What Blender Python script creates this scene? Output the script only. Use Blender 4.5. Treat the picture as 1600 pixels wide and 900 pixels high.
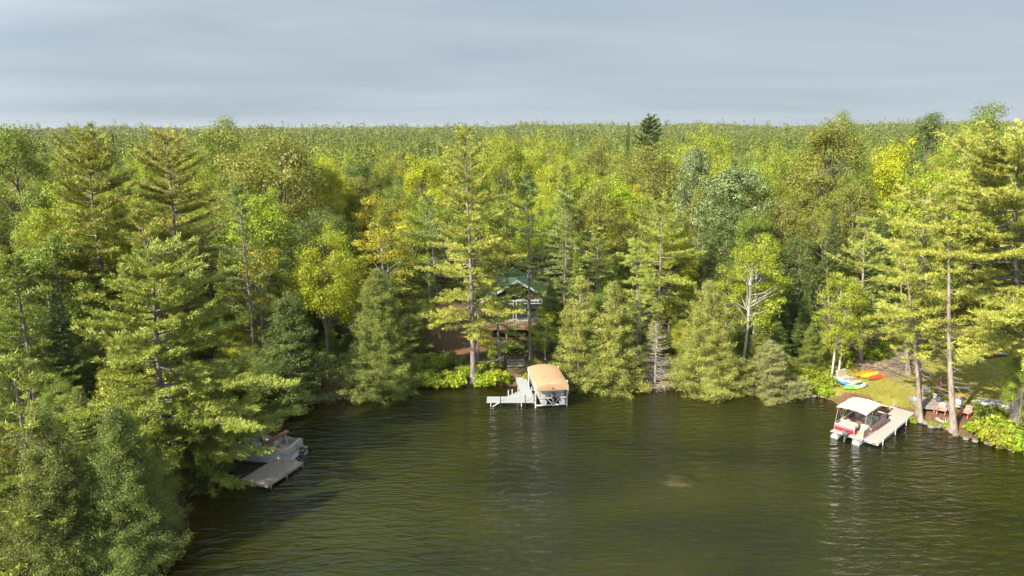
import bpy, math, random
import numpy as np
R_ = math.radians
sc = bpy.context.scene
col = sc.collection
for _o in list(bpy.data.objects): bpy.data.objects.remove(_o)

# ---------------------------------------------------------------- camera / light
CAM_H = 25.0; PITCH = R_(12.55); F = 1069.0
cd = bpy.data.cameras.new("camera"); cam = bpy.data.objects.new("camera", cd); col.objects.link(cam)
cam.location = (0, 0, CAM_H); cam.rotation_euler = (R_(90) - PITCH, 0, 0)
cd.sensor_width = 36; cd.lens = F / 1600 * 36; cd.clip_start = 0.5; cd.clip_end = 20000
sc.camera = cam
SUN_EL = R_(38); SUN_AZ = R_(230)          # azimuth of the sun, clockwise from +Y
sun_dir = np.array([math.sin(SUN_AZ)*math.cos(SUN_EL), math.cos(SUN_AZ)*math.cos(SUN_EL), math.sin(SUN_EL)])
sl = bpy.data.lights.new("sun", 'SUN'); sl.energy = 5.0; sl.angle = R_(0.6); sl.color = (1.0, 0.90, 0.72)
sun = bpy.data.objects.new("sun", sl); col.objects.link(sun); sun.location = (-80, -40, 80)
sun.rotation_euler = (R_(90) - SUN_EL, 0, math.pi - SUN_AZ)
sc.view_settings.view_transform = 'Standard'; sc.view_settings.look = 'None'
sc.view_settings.exposure = 1.62; sc.view_settings.gamma = 1.0; sc.view_settings.use_curve_mapping = False
world = bpy.data.worlds.new("World"); sc.world = world; world.use_nodes = True
def build_world():
    nt = world.node_tree; N = nt.nodes; L = nt.links; N.clear()
    out = N.new('ShaderNodeOutputWorld'); bg = N.new('ShaderNodeBackground')
    sky = N.new('ShaderNodeTexSky'); sky.sky_type = 'NISHITA'; sky.sun_disc = False
    sky.sun_elevation = SUN_EL; sky.sun_rotation = SUN_AZ; sky.air_density = 1.0; sky.dust_density = 0.6; sky.ozone_density = 1.5
    geo = N.new('ShaderNodeTexCoord')
    # thin high cloud sheet: direction projected on a plane above
    sep = N.new('ShaderNodeSeparateXYZ'); L.new(geo.outputs['Generated'], sep.inputs[0])
    mx = N.new('ShaderNodeMath'); mx.operation = 'MAXIMUM'; mx.inputs[1].default_value = 0.0; L.new(sep.outputs[2], mx.inputs[0])
    ad = N.new('ShaderNodeMath'); ad.operation = 'ADD'; ad.inputs[1].default_value = 0.10; L.new(mx.outputs[0], ad.inputs[0])
    dx = N.new('ShaderNodeMath'); dx.operation = 'DIVIDE'; L.new(sep.outputs[0], dx.inputs[0]); L.new(ad.outputs[0], dx.inputs[1])
    dy = N.new('ShaderNodeMath'); dy.operation = 'DIVIDE'; L.new(sep.outputs[1], dy.inputs[0]); L.new(ad.outputs[0], dy.inputs[1])
    cb = N.new('ShaderNodeCombineXYZ'); L.new(dx.outputs[0], cb.inputs[0]); L.new(dy.outputs[0], cb.inputs[1])
    mp = N.new('ShaderNodeMapping'); mp.inputs['Rotation'].default_value = (0, 0, R_(28)); mp.inputs['Scale'].default_value = (0.34, 0.72, 1); mp.inputs['Location'].default_value = (3.1, 1.7, 0)
    L.new(cb.outputs[0], mp.inputs[0])
    n1 = N.new('ShaderNodeTexNoise'); n1.inputs['Scale'].default_value = 1.0; n1.inputs['Detail'].default_value = 7; n1.inputs['Roughness'].default_value = 0.55; n1.inputs['Distortion'].default_value = 0.5
    L.new(mp.outputs[0], n1.inputs['Vector'])
    mr = N.new('ShaderNodeMapRange'); mr.inputs[1].default_value = 0.30; mr.inputs[2].default_value = 0.66; mr.inputs[3].default_value = 0.32; mr.inputs[4].default_value = 0.97
    L.new(n1.outputs['Fac'], mr.inputs[0])
    # sky scaled to its background strength, clouds are bright thin grey
    mul = N.new('ShaderNodeMix'); mul.data_type = 'RGBA'; mul.blend_type = 'MULTIPLY'; mul.inputs[0].default_value = 1
    L.new(sky.outputs[0], mul.inputs[6]); mul.inputs[7].default_value = (0.10, 0.10, 0.10, 1)
    addc = N.new('ShaderNodeMix'); addc.data_type = 'RGBA'; addc.blend_type = 'ADD'; addc.inputs[0].default_value = 1; L.new(mul.outputs[2], addc.inputs[6]); addc.inputs[7].default_value = (1.55, 2.02, 2.46, 1)
    mix = N.new('ShaderNodeMix'); mix.data_type = 'RGBA'
    L.new(mr.outputs[0], mix.inputs[0]); L.new(addc.outputs[2], mix.inputs[6]); mix.inputs[7].default_value = (3.16, 3.62, 4.06, 1)
    # unseen sky around the sun, behind the camera, brightened to add fill light
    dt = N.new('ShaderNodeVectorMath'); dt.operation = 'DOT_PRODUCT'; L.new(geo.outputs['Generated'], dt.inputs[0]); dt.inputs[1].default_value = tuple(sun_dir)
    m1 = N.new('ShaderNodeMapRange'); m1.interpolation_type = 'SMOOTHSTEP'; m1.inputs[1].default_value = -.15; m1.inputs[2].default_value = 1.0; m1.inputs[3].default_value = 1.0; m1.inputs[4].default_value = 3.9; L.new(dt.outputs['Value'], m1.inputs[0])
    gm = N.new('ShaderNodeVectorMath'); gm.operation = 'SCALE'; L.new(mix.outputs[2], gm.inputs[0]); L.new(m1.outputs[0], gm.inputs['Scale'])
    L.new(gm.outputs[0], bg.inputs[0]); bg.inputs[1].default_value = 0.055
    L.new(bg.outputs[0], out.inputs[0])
build_world()

# ---------------------------------------------------------------- projection helpers
cp, sp_ = math.cos(PITCH), math.sin(PITCH)
def zcam(Y, Z): return Y*cp - (Z-CAM_H)*sp_
def at_plane(px, py, z=0.0):
    a, b = (px-800)/F, (450-py)/F
    d = np.array([a, cp + b*sp_, -sp_ + b*cp]); t = (z-CAM_H)/d[2]
    return np.array([0, 0, CAM_H]) + d*t
def at_depth(px, py, Y):
    a, b = (px-800)/F, (450-py)/F
    d = np.array([a, cp + b*sp_, -sp_ + b*cp]); t = Y/d[1]
    return np.array([0, 0, CAM_H]) + d*t
def proj(X, Y, Z):
    zc = zcam(Y, Z); yc = Y*sp_ + (Z-CAM_H)*cp
    return 800 + F*X/zc, 450 - F*yc/zc

# ---------------------------------------------------------------- shoreline and ground height
shore_px = [(175,905),(225,880),(262,840),(285,800),(292,772),(320,745),(352,712),(385,682),(430,655),(470,640),(500,628),(545,620),
            (580,610),(630,606),(690,604),(745,602),(800,603),(840,604),(870,600),(925,598),(980,605),(1040,606),(1085,602),(1140,607),(1190,612),
            (1240,612),(1275,618),(1300,626),(1320,640),(1345,636),(1385,636),(1400,652),(1420,658),(1440,662),(1470,668),(1490,680),(1515,685),(1545,692),(1600,704),(1680,716)]
shore = [tuple(at_plane(x, y)[:2]) for x, y in shore_px]
lake_poly = np.array([(-60,-330),(-34,-60),(-25,5),(-21.5,22)] + shore + [(75,44),(120,20),(190,-120),(260,-330)])
def sdist(X, Y, poly=None):
    poly = lake_poly if poly is None else np.asarray(poly, float)
    X = np.asarray(X, float); Y = np.asarray(Y, float)
    n = len(poly); best = np.full(X.shape, 1e9); inside = np.zeros(X.shape, bool)
    for i in range(n):
        x1, y1 = poly[i]; x2, y2 = poly[(i+1) % n]
        ex, ey = x2-x1, y2-y1
        t = np.clip(((X-x1)*ex + (Y-y1)*ey)/(ex*ex+ey*ey), 0, 1)
        best = np.minimum(best, (X-x1-t*ex)**2 + (Y-y1-t*ey)**2)
        c = ((y1 > Y) != (y2 > Y)) & (X < (x2-x1)*(Y-y1)/((y2-y1) if y2 != y1 else 1e-9) + x1)
        inside ^= c
    d = np.sqrt(best)
    return np.where(inside, -d, d)
def sstep(a, b, x):
    t = np.clip((x-a)/(b-a), 0, 1); return t*t*(3-2*t)
def wob(X, Y):
    return (np.sin(X*0.31+1.3)*np.cos(Y*0.27) + .6*np.sin(X*0.83+Y*0.61) + .35*np.sin(X*1.9-Y*1.5+2) + .2*np.sin(X*3.7+Y*4.1))
def ground(X, Y):
    X = np.asarray(X, float); Y = np.asarray(Y, float)
    d = sdist(X, Y)
    land = 0.05 + 0.42*sstep(0, 1.6, d) + 0.115*np.clip(d, 0, 20) + 0.010*np.clip(d-20, 0, 300)
    r = np.sqrt(X*X+Y*Y)
    land = land + wob(X, Y)*0.07*sstep(1, 6, d) + 31*sstep(420, 2300, r)*(.5+.5*sstep(-.7, .1, X/np.maximum(r, 1))+.07*np.sin(X*.0043+1)+.05*np.sin(X*.011)) + 3.0*sstep(120, 260, r)*sstep(.3, .75, X/np.maximum(r, 1))
    lake = -0.12 - 0.22*np.clip(-d, 0, 14) + wob(X, Y)*.05
    return np.where(d > 0, land, lake)
def gz(x, y): return float(ground(np.array([x]), np.array([y]))[0])
def on_ground(px, py):
    a, b = (px-800)/F, (450-py)/F
    d = np.array([a, cp + b*sp_, -sp_ + b*cp])
    t = np.linspace(25, 260, 3000); X = d[0]*t; Y = d[1]*t; Z = CAM_H + d[2]*t
    g = np.maximum(ground(X, Y), 0); k = int(np.argmax(Z < g))
    return np.array([X[k], Y[k], g[k]])

# ---------------------------------------------------------------- materials
def newmat(name):
    m = bpy.data.materials.new(name); m.use_nodes = True; m.node_tree.nodes.clear()
    return m, m.node_tree.nodes, m.node_tree.links
def pmat(name, color, rough=0.6, metal=0.0, var=0.12, scale=3.0, bump=0.0, bscale=None, stretch=(1,1,1), spec=0.5, dirt=None):
    m, N, L = newmat(name)
    out = N.new('ShaderNodeOutputMaterial'); b = N.new('ShaderNodeBsdfPrincipled'); L.new(b.outputs[0], out.inputs[0])
    tc = N.new('ShaderNodeTexCoord'); mp = N.new('ShaderNodeMapping'); mp.inputs['Scale'].default_value = stretch
    L.new(tc.outputs['Object'], mp.inputs[0])
    n = N.new('ShaderNodeTexNoise'); n.inputs['Scale'].default_value = scale; n.inputs['Detail'].default_value = 6; n.inputs['Roughness'].default_value = .65
    L.new(mp.outputs[0], n.inputs['Vector'])
    r = N.new('ShaderNodeValToRGB'); c = color
    d = dirt if dirt else tuple(x*(1-2.2*var) for x in c)
    r.color_ramp.elements[0].position = .3; r.color_ramp.elements[0].color = (*[max(x,0) for x in d], 1)
    r.color_ramp.elements[1].position = .68; r.color_ramp.elements[1].color = (*[min(x*(1+var), 1) for x in c], 1)
    e = r.color_ramp.elements.new(.5); e.color = (*c, 1)
    L.new(n.outputs['Fac'], r.inputs[0]); L.new(r.outputs[0], b.inputs['Base Color'])
    b.inputs['Roughness'].default_value = rough; b.inputs['Metallic'].default_value = metal; b.inputs['Specular IOR Level'].default_value = spec
    if bump:
        n2 = N.new('ShaderNodeTexNoise'); n2.inputs['Scale'].default_value = bscale or scale*4; n2.inputs['Detail'].default_value = 4
        L.new(mp.outputs[0], n2.inputs['Vector'])
        bp = N.new('ShaderNodeBump'); bp.inputs['Strength'].default_value = 1; bp.inputs['Distance'].default_value = bump
        L.new(n2.outputs['Fac'], bp.inputs['Height']); L.new(bp.outputs[0], b.inputs['Normal'])
    return m
def leafmat(name, attr=None, transl=0.38, tip=(1.25, 1.1, .55), vmin=.74, vmax=1.25, gloss=.03):
    m, N, L = newmat(name)
    out = N.new('ShaderNodeOutputMaterial')
    if attr:
        src = N.new('ShaderNodeAttribute'); src.attribute_name = attr; c = src.outputs['Color']
    else:
        src = N.new('ShaderNodeObjectInfo'); c = src.outputs['Color']
    g = N.new('ShaderNodeNewGeometry')
    mr = N.new('ShaderNodeMapRange'); mr.inputs[3].default_value = vmin; mr.inputs[4].default_value = vmax
    L.new(g.outputs['Random Per Island'], mr.inputs[0])
    h = N.new('ShaderNodeHueSaturation'); L.new(c, h.inputs['Color']); L.new(mr.outputs[0], h.inputs['Value'])
    wn = N.new('ShaderNodeMath'); wn.operation = 'MULTIPLY'; wn.inputs[1].default_value = 37.7; L.new(g.outputs['Random Per Island'], wn.inputs[0])
    fr = N.new('ShaderNodeMath'); fr.operation = 'FRACT'; L.new(wn.outputs[0], fr.inputs[0])
    hr = N.new('ShaderNodeMapRange'); hr.inputs[3].default_value = .478; hr.inputs[4].default_value = .518; L.new(fr.outputs[0], hr.inputs[0]); L.new(hr.outputs[0], h.inputs['Hue'])
    tc = N.new('ShaderNodeTexCoord'); nz = N.new('ShaderNodeTexNoise'); nz.inputs['Scale'].default_value = .45; nz.inputs['Detail'].default_value = 2
    L.new(tc.outputs['Object'], nz.inputs['Vector'])
    nr = N.new('ShaderNodeMapRange'); nr.inputs[1].default_value = .35; nr.inputs[2].default_value = .65; nr.inputs[3].default_value = .8; nr.inputs[4].default_value = 1.2; L.new(nz.outputs['Fac'], nr.inputs[0])
    m2 = N.new('ShaderNodeMix'); m2.data_type = 'RGBA'; m2.blend_type = 'MULTIPLY'; m2.inputs[0].default_value = 1; L.new(h.outputs[0], m2.inputs[6]); L.new(nr.outputs[0], m2.inputs[7])
    d = N.new('ShaderNodeBsdfDiffuse'); L.new(m2.outputs[2], d.inputs[0])
    t = N.new('ShaderNodeBsdfTranslucent'); m3 = N.new('ShaderNodeMix'); m3.data_type = 'RGBA'; m3.blend_type = 'MULTIPLY'; m3.inputs[0].default_value = 1
    L.new(m2.outputs[2], m3.inputs[6]); m3.inputs[7].default_value = (*tip, 1); L.new(m3.outputs[2], t.inputs[0])
    mx = N.new('ShaderNodeMixShader'); mx.inputs[0].default_value = transl; L.new(d.outputs[0], mx.inputs[1]); L.new(t.outputs[0], mx.inputs[2])
    gl = N.new('ShaderNodeBsdfGlossy'); gl.inputs['Roughness'].default_value = .5; gl.inputs[0].default_value = (.75, .8, .7, 1)
    mg = N.new('ShaderNodeMixShader'); mg.inputs[0].default_value = gloss; L.new(mx.outputs[0], mg.inputs[1]); L.new(gl.outputs[0], mg.inputs[2])
    L.new(mg.outputs[0], out.inputs[0])
    return m
M = {}
M['leaf'] = leafmat('broad leaf'); M['needle'] = leafmat('needle', transl=.2, vmin=.65, vmax=1.4, gloss=.04)
M['silver_leaf'] = leafmat('silver leaf', transl=.15, tip=(1,1,.8), vmin=.5, vmax=1.6, gloss=.05)
M['far_leaf'] = leafmat('far leaf', attr='tint', transl=.2, vmin=.82, vmax=1.2)
M['bark'] = pmat('pine bark', (.15,.13,.115), .9, var=.35, scale=5, bump=.04, bscale=14, stretch=(1,1,.25))
M['bark_dark'] = pmat('dark bark', (.12,.10,.08), .9, var=.3, scale=5, bump=.03, bscale=14, stretch=(1,1,.25))
M['bark_red'] = pmat('pinkish grey bark', (.20,.165,.14), .9, var=.3, scale=5, bump=.03, bscale=14, stretch=(1,1,.25))
M['birch_bark'] = pmat('birch bark', (.38,.36,.32), .75, var=.15, scale=3, stretch=(1,1,3.5), dirt=(.10,.09,.08))
M['dead_wood'] = pmat('dead grey wood', (.28,.25,.215), .85, var=.3, scale=8, stretch=(1,1,.4))
M['brown_twig'] = pmat('brown twig', (.24,.19,.14), .85, var=.3, scale=8)

# ---------------------------------------------------------------- mesh helpers
def fast_mesh(name, V, Fc, mat, smooth=False, tint=None):
    V = np.asarray(V, np.float32); Fc = np.asarray(Fc, np.int32); k = Fc.shape[1]
    me = bpy.data.meshes.new(name)
    me.vertices.add(len(V)); me.vertices.foreach_set('co', V.ravel())
    me.loops.add(Fc.size); me.loops.foreach_set('vertex_index', Fc.ravel())
    me.polygons.add(len(Fc)); me.polygons.foreach_set('loop_start', np.arange(0, Fc.size, k, dtype=np.int32))
    me.polygons.foreach_set('loop_total', np.full(len(Fc), k, np.int32))
    if smooth: me.polygons.foreach_set('use_smooth', np.ones(len(Fc), bool))
    me.update(calc_edges=True)
    if tint is not None:
        a = me.attributes.new('tint', 'FLOAT_COLOR', 'FACE')
        a.data.foreach_set('color', np.concatenate([tint, np.ones((len(tint), 1))], 1).astype(np.float32).ravel())
    me.materials.append(mat)
    return me
def norm(a): return a/np.maximum(np.linalg.norm(a, axis=-1, keepdims=True), 1e-9)
def leaf_quads(P, Nn, size, rng, asp=.62):
    n = len(P); size = np.broadcast_to(np.asarray(size, float), (n,))[:, None]
    u = norm(np.cross(Nn, norm(rng.normal(size=(n, 3))))); v = norm(np.cross(Nn, u))
    V = np.stack([P-u*size*.5, P-v*size*.5*asp, P+u*size*.5, P+v*size*.5*asp], 1).reshape(-1, 3)
    return V, np.arange(4*n, dtype=np.int32).reshape(-1, 4)
def blades(P, D, length, width, rng):
    n = len(P); length = np.broadcast_to(length, (n,))[:, None]; width = np.broadcast_to(width, (n,))[:, None]
    s = norm(np.cross(D, norm(rng.normal(size=(n, 3)))))
    V = np.stack([P-s*width*.5, P+s*width*.5, P+D*length], 1).reshape(-1, 3)
    return V, np.arange(3*n, dtype=np.int32).reshape(-1, 3)
class Tubes:
    def __init__(s): s.V = []; s.F = []; s.n = 0
    def add(s, pts, rad, sides=5):
        pts = np.asarray(pts, float); rad = np.broadcast_to(np.asarray(rad, float), (len(pts),))
        T = norm(np.gradient(pts, axis=0)); ref = np.array([0,0,1.]) if abs(T[0][2]) < .8 else np.array([1.,0,0])
        U = norm(np.cross(T, ref)); W = np.cross(T, U)
        a = np.linspace(0, 2*math.pi, sides, endpoint=False)
        ring = pts[:, None] + rad[:, None, None]*(U[:, None]*np.cos(a)[None, :, None] + W[:, None]*np.sin(a)[None, :, None])
        m = len(pts); idx = s.n + np.arange(m*sides).reshape(m, sides)
        f = np.stack([idx[:-1], np.roll(idx[:-1], -1, 1), np.roll(idx[1:], -1, 1), idx[1:]], -1).reshape(-1, 4)
        s.V.append(ring.reshape(-1, 3)); s.F.append(f); s.n += m*sides
    def mesh(s, name, mat): return fast_mesh(name, np.concatenate(s.V), np.concatenate(s.F), mat, True)

# ---------------------------------------------------------------- tree prototypes: (trunk mesh, crown mesh, height, radius)
def trunk_path(H, rng, wobble=.15, lean=(0, 0), n=12):
    t = np.linspace(0, 1, n); ph = rng.uniform(0, 6, 4)
    x = wobble*np.sin(t*4+ph[0])*t + lean[0]*t*(1-.4*t); y = wobble*np.sin(t*5+ph[1])*t + lean[1]*t*(1-.4*t)
    return np.stack([x - x[0], y - y[0], t*H], 1)
def interp_path(path, z):
    return np.array([np.interp(z, path[:, 2], path[:, 0]), np.interp(z, path[:, 2], path[:, 1]), z])
def pine(seed, H=20, R=5, cb=.2, r0=.33, dens=1.0, sparse=0.0, lean=(0, 0), dead=10, bark='bark', step=1.08, tuft=15, blade=.30, side=None, lowfull=False, prof=None):
    rng = np.random.default_rng(seed); tr = Tubes()
    path = trunk_path(H, rng, .18, lean, 14); tt = path[:, 2]/H
    rad = .74*r0*(1-tt)**.9*(1+.45*np.exp(-tt*40)) + .015
    tr.add(path, rad, 9)
    TP = []; TD = []
    z = cb*H
    while z < H*.985:
        t = (z-cb*H)/(H-cb*H)
        if prof: L0 = R*np.interp(t, *prof)
        elif lowfull: L0 = R*(1.0 if t < .3 else ((1-t)/.7)**.75)
        else: L0 = R*(.62+1.7*t if t < .22 else ((1-t)/.78)**.72)
        nb = rng.integers(4, 7) + (1 if dens > 1.15 else 0) if t < .9 else 5
        a0 = rng.uniform(0, 6.28)
        for b in range(nb):
            if rng.random() < sparse: continue
            L = max(.5, L0*rng.uniform(.42, 1.22)); a = a0 + b*6.283/nb + rng.normal()*.4
            if side is not None: L *= 1 + side[1]*math.cos(a-side[0])
            el = -.10 + .85*t**1.6 + rng.normal()*.13
            c = interp_path(path, z + rng.uniform(-.45, .45))
            s = np.linspace(0, 1, 7); h = np.array([math.cos(a), math.sin(a), 0])
            curv = rng.uniform(.02, .12)*L
            P = c + h*(s[:, None]*L*math.cos(el)); P[:, 2] += s*L*math.sin(el) + curv*s**2.2 - .05*L*np.sin(s*3)
            lat = np.array([-h[1], h[0], 0]); P += lat*(rng.normal()*.08*L*s**2)[:, None]
            tr.add(P, np.linspace(.018+.011*L, .008, 7), 4)
            nbr = max(4, int(L*.84/.23*dens))
            for k in range(nbr):
                u = .16 + .84*(k+rng.random())/nbr
                q = np.array([np.interp(u, s, P[:, j]) for j in range(3)])
                sg = 1 if rng.random() < .5 else -1
                ang = sg*rng.uniform(.35, 1.15); ll = (.30*L*(1.08-u)+.25)*rng.uniform(.6, 1.2)
                dd = h*math.cos(ang) + lat*math.sin(ang); dd = dd + np.array([0, 0, .15+.3*t])
                nt = max(2, int(ll/.19)); w = (np.arange(nt)+.6)/nt
                TP.append(q + dd*(w*ll)[:, None] + rng.normal(size=(nt, 3))*[.05, .05, .04]); TD.append(np.repeat(dd[None], nt, 0))
            TP.append(P[-1:] + h*.1); TD.append(h[None] + [0, 0, .4])
        z += step*(.82 if dens > 1.15 else 1)*rng.uniform(.7, 1.25)*(1 if t < .8 else .6)
    for i in range(dead):
        z = rng.uniform(.35*cb*H, (cb+.12)*H); a = rng.uniform(0, 6.28); L = rng.uniform(.5, 2.6)*R/5
        c = interp_path(path, z); s = np.linspace(0, 1, 5); h = np.array([math.cos(a), math.sin(a), 0])
        P = c + h*(s[:, None]*L) + rng.normal(size=(5, 3))*.05*L*s[:, None]; P[:, 2] += -.1*L*s + .12*L*s**2
        tr.add(P, np.linspace(.035, .008, 5), 3)
        for q in range(2):
            u = rng.integers(2, 4); tr.add(np.array([P[u], P[u] + (h + rng.normal(size=3)*.6)*L*.3]), [.014, .005], 3)
    TP = np.concatenate(TP); TD = norm(np.concatenate(TD)); n = len(TP)
    kz = H/(TP[:, 2].max()+.15); TP[:, 2] *= kz
    for q in tr.V: q[:, 2] *= kz
    P = np.repeat(TP, tuft, 0) + rng.normal(size=(n*tuft, 3))*[.085, .085, .05]
    D = norm(np.repeat(TD, tuft, 0)*.8 + rng.normal(size=(n*tuft, 3))*.62 + [0, 0, .35])
    V, Fc = blades(P, D, rng.uniform(.7, 1.15, n*tuft)*blade, .058*blade/.30, rng)
    return tr.mesh('pine trunk', M[bark]), fast_mesh('pine crown', V, Fc, M['needle']), H, R
def fir(seed, H=13, R=2.3, cb=.04, pw=.9, dens=1.0):
    rng = np.random.default_rng(seed); tr = Tubes(); path = trunk_path(H, rng, .05)
    tr.add(path, .13*(1-path[:, 2]/H)+.01, 7); TP = []; TD = []; z = cb*H
    while z < H*.99:
        t = z/H; L0 = R*(1-t)**pw + .12; nb = rng.integers(6, 9); a0 = rng.uniform(0, 6.28)
        for b in range(nb):
            L = L0*rng.uniform(.75, 1.12); a = a0 + b*6.283/nb + rng.normal()*.15
            h = np.array([math.cos(a), math.sin(a), 0]); lat = np.array([-h[1], h[0], 0]); c = interp_path(path, z)
            s = np.linspace(0, 1, 5); P = c + h*(s[:, None]*L); P[:, 2] += (-.28+.9*t)*L*s + .16*L*s**2
            tr.add(P, np.linspace(.02, .005, 5), 3)
            m = max(3, int(L/.11*dens))
            for k in range(m):
                u = .15 + .85*(k+.5)/m; q = np.array([np.interp(u, s, P[:, j]) for j in range(3)])
                w = .38*L*(1.05-u) + .1; nt = max(1, int(w/.14))
                for sg in (-1, 1):
                    x = (np.arange(nt)+.7)/nt*w; dd = h*.7 + lat*sg*.7
                    TP.append(q + dd*x[:, None] + rng.normal(size=(nt, 3))*.025); TD.append(np.repeat((dd+[0, 0, -.05])[None], nt, 0))
        z += .42*rng.uniform(.8, 1.2)*(1 if t < .75 else .6)
    TP = np.concatenate(TP); TD = norm(np.concatenate(TD)); n = len(TP); k = 4
    P = np.repeat(TP, k, 0) + rng.normal(size=(n*k, 3))*.03
    D = norm(np.repeat(TD, k, 0) + rng.normal(size=(n*k, 3))*.45)
    V, Fc = blades(P, D, rng.uniform(.7, 1.2, n*k)*.20, .07, rng)
    return tr.mesh('fir trunk', M['bark_dark']), fast_mesh('fir crown', V, Fc, M['needle']), H, R
def cedar(seed, H=11, R=2.8, thin=0.0, top_bare=.1, leaf=.135, n_br=None, bulge=.12, bark='dead_wood'):
    rng = np.random.default_rng(seed); tr = Tubes(); path = trunk_path(H, rng, .12)
    tr.add(path, .17*(1-path[:, 2]/H)+.012, 7); PP = []; NN = []
    nb = n_br or int(H*26)
    for i in range(nb):
        t = rng.random()**1.25
        L0 = R*(.86+bulge*math.sin(min(t/.25, 1)*math.pi))*(1-t)**.72 + .18
        L = L0*rng.uniform(.62, 1.15)*(1+.16*math.sin(i*.37+seed)); a = rng.uniform(0, 6.28)
        h = np.array([math.cos(a), math.sin(a), 0]); lat = np.array([-h[1], h[0], 0]); c = interp_path(path, max(.15, t*H))
        s = np.linspace(0, 1, 6); P = c + h*(s[:, None]*L); sag = rng.uniform(.15, .45)*(1-t*.8)
        P[:, 2] += (.25+.9*t)*L*s*.5 - sag*L*s**1.5 + .22*L*s**3
        P[:, 2] = np.maximum(P[:, 2], .05)
        tr.add(P, np.linspace(.018, .004, 6), 3)
        if rng.random() < thin or (t > 1-top_bare and rng.random() < .5): continue
        m = int(22*L+14); u = rng.uniform(.30 if L > 1 else .1, 1.06, m)**.8
        q = np.stack([np.interp(u, s, P[:, j]) for j in range(3)], 1)
        w = (.34*(1.1-u)*L + .16)
        q += lat*(rng.normal(size=m)*w*.6)[:, None] + h*(rng.normal(size=m)*.08)[:, None]; q[:, 2] += rng.normal(size=m)*.10 - np.abs(rng.normal(size=m))*.10
        PP.append(q); NN.append(norm(rng.normal(size=(m, 3))*.8 + h*.7 + [0, 0, .45]))
    P = np.concatenate(PP); Nn = np.concatenate(NN); k = 5
    P = np.repeat(P, k, 0) + rng.normal(size=(len(P)*k, 3))*.095; Nn = norm(np.repeat(Nn, k, 0) + rng.normal(size=(len(P), 3))*.5)
    V, Fc = leaf_quads(P, Nn, rng.uniform(.6, 1.2, len(P))*leaf, rng, .5)
    return tr.mesh('cedar trunk', M[bark]), fast_mesh('cedar crown', V, Fc, M['leaf']), H, R
def broad(seed, H=16, R=4.2, cb=.25, ncl=100, per=270, leaf=.175, rc=1.0, bark='bark_dark', lobes=6, r0=.2, open_=.0, mat='leaf', pointy=0.0, multi=4):
    rng = np.random.default_rng(seed); tr = Tubes(); path = trunk_path(H*.9, rng, .3)
    tt = path[:, 2]/(H*.9); tr.add(path, r0*(1-tt)**.9+.02, 8)
    zc = (cb+1)*H/2; hz = (1-cb)*H/2
    lob = norm(rng.normal(size=(lobes, 3))); lw = rng.uniform(.12, .34, lobes)
    cs = []
    d = norm(rng.normal(size=(ncl*3, 3))); d = d[d[:, 2] > -.75][:ncl]
    for q in d:
        f = .74 + sum(w*max(0, float(q@l))**3 for w, l in zip(lw, lob))
        r = f*rng.uniform(.62, 1.0)
        x = q*r; hr = 1 - pointy*max(0, x[2]); cs.append([x[0]*R*hr, x[1]*R*hr, zc + x[2]*hz*(1+pointy*.15)])
    cs = np.array(cs); sz = rng.uniform(.75, 1.35, len(cs))*rc*R/4.2
    tp = np.max(cs[:, 2]+sz*.38); cs[:, 2] = cb*H + (cs[:, 2]-cb*H)*(H-cb*H)/(tp-cb*H)
    rr0 = np.sort(np.hypot(cs[:, 0], cs[:, 1])+sz*.5)[-8]; cs[:, :2] *= R/rr0
    for i in range(len(cs)):
        if i % 2: continue
        z0 = max(.28*H, min(cs[i][2]-1.2-.35*math.hypot(cs[i][0], cs[i][1]), .85*H)); c = interp_path(path, z0); e = cs[i] - [0, 0, .2]
        mid = (c+e)/2 + rng.normal(size=3)*.25 + [0, 0, .15]
        tr.add(np.array([c, (c+mid)/2+rng.normal(size=3)*.06, mid, e]), np.array([.055, .045, .035, .01])*(.55 if bark == 'birch_bark' else 1), 4)
    for i in range(multi):
        a = rng.uniform(0, 6.28); c = interp_path(path, H*rng.uniform(.22, .45)); e = np.array([math.cos(a)*R*.6, math.sin(a)*R*.6, H*rng.uniform(.65, .85)])
        mid = (c+e)/2 + [0, 0, .4]; tr.add(np.array([c, mid, e]), np.array([r0*.5, r0*.35, .02])*(.55 if bark == 'birch_bark' else 1), 5)
    n = len(cs)*per; C = np.repeat(cs, per, 0); S = np.repeat(sz, per)[:, None]
    d = norm(rng.normal(size=(n, 3)) + [0, 0, .45]); rr = rng.uniform(.45, 1.12, (n, 1))
    out = norm(C - [0, 0, zc*.9])
    # ragged sprays: each clump is stretched outwards with sub-lobes
    sub = 1 + .28*np.sin(d[:, :1]*5 + C[:, :1]*3) * np.cos(d[:, 1:2]*6 + C[:, 1:2]*2)
    P = C + d*S*rr*sub*[1.05, 1.05, .72] + out*(rng.random((n, 1))**2)*.5*S
    Nn = norm(d*.9 + rng.normal(size=(n, 3))*.42 + [0, 0, .35])
    if open_: k = rng.random(n) > open_; P, Nn = P[k], Nn[k]
    V, Fc = leaf_quads(P, Nn, rng.uniform(.65, 1.25, len(P))*leaf, rng)
    return tr.mesh('broadleaf trunk', M[bark]), fast_mesh('broadleaf crown', V, Fc, M[mat]), H, R
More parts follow.
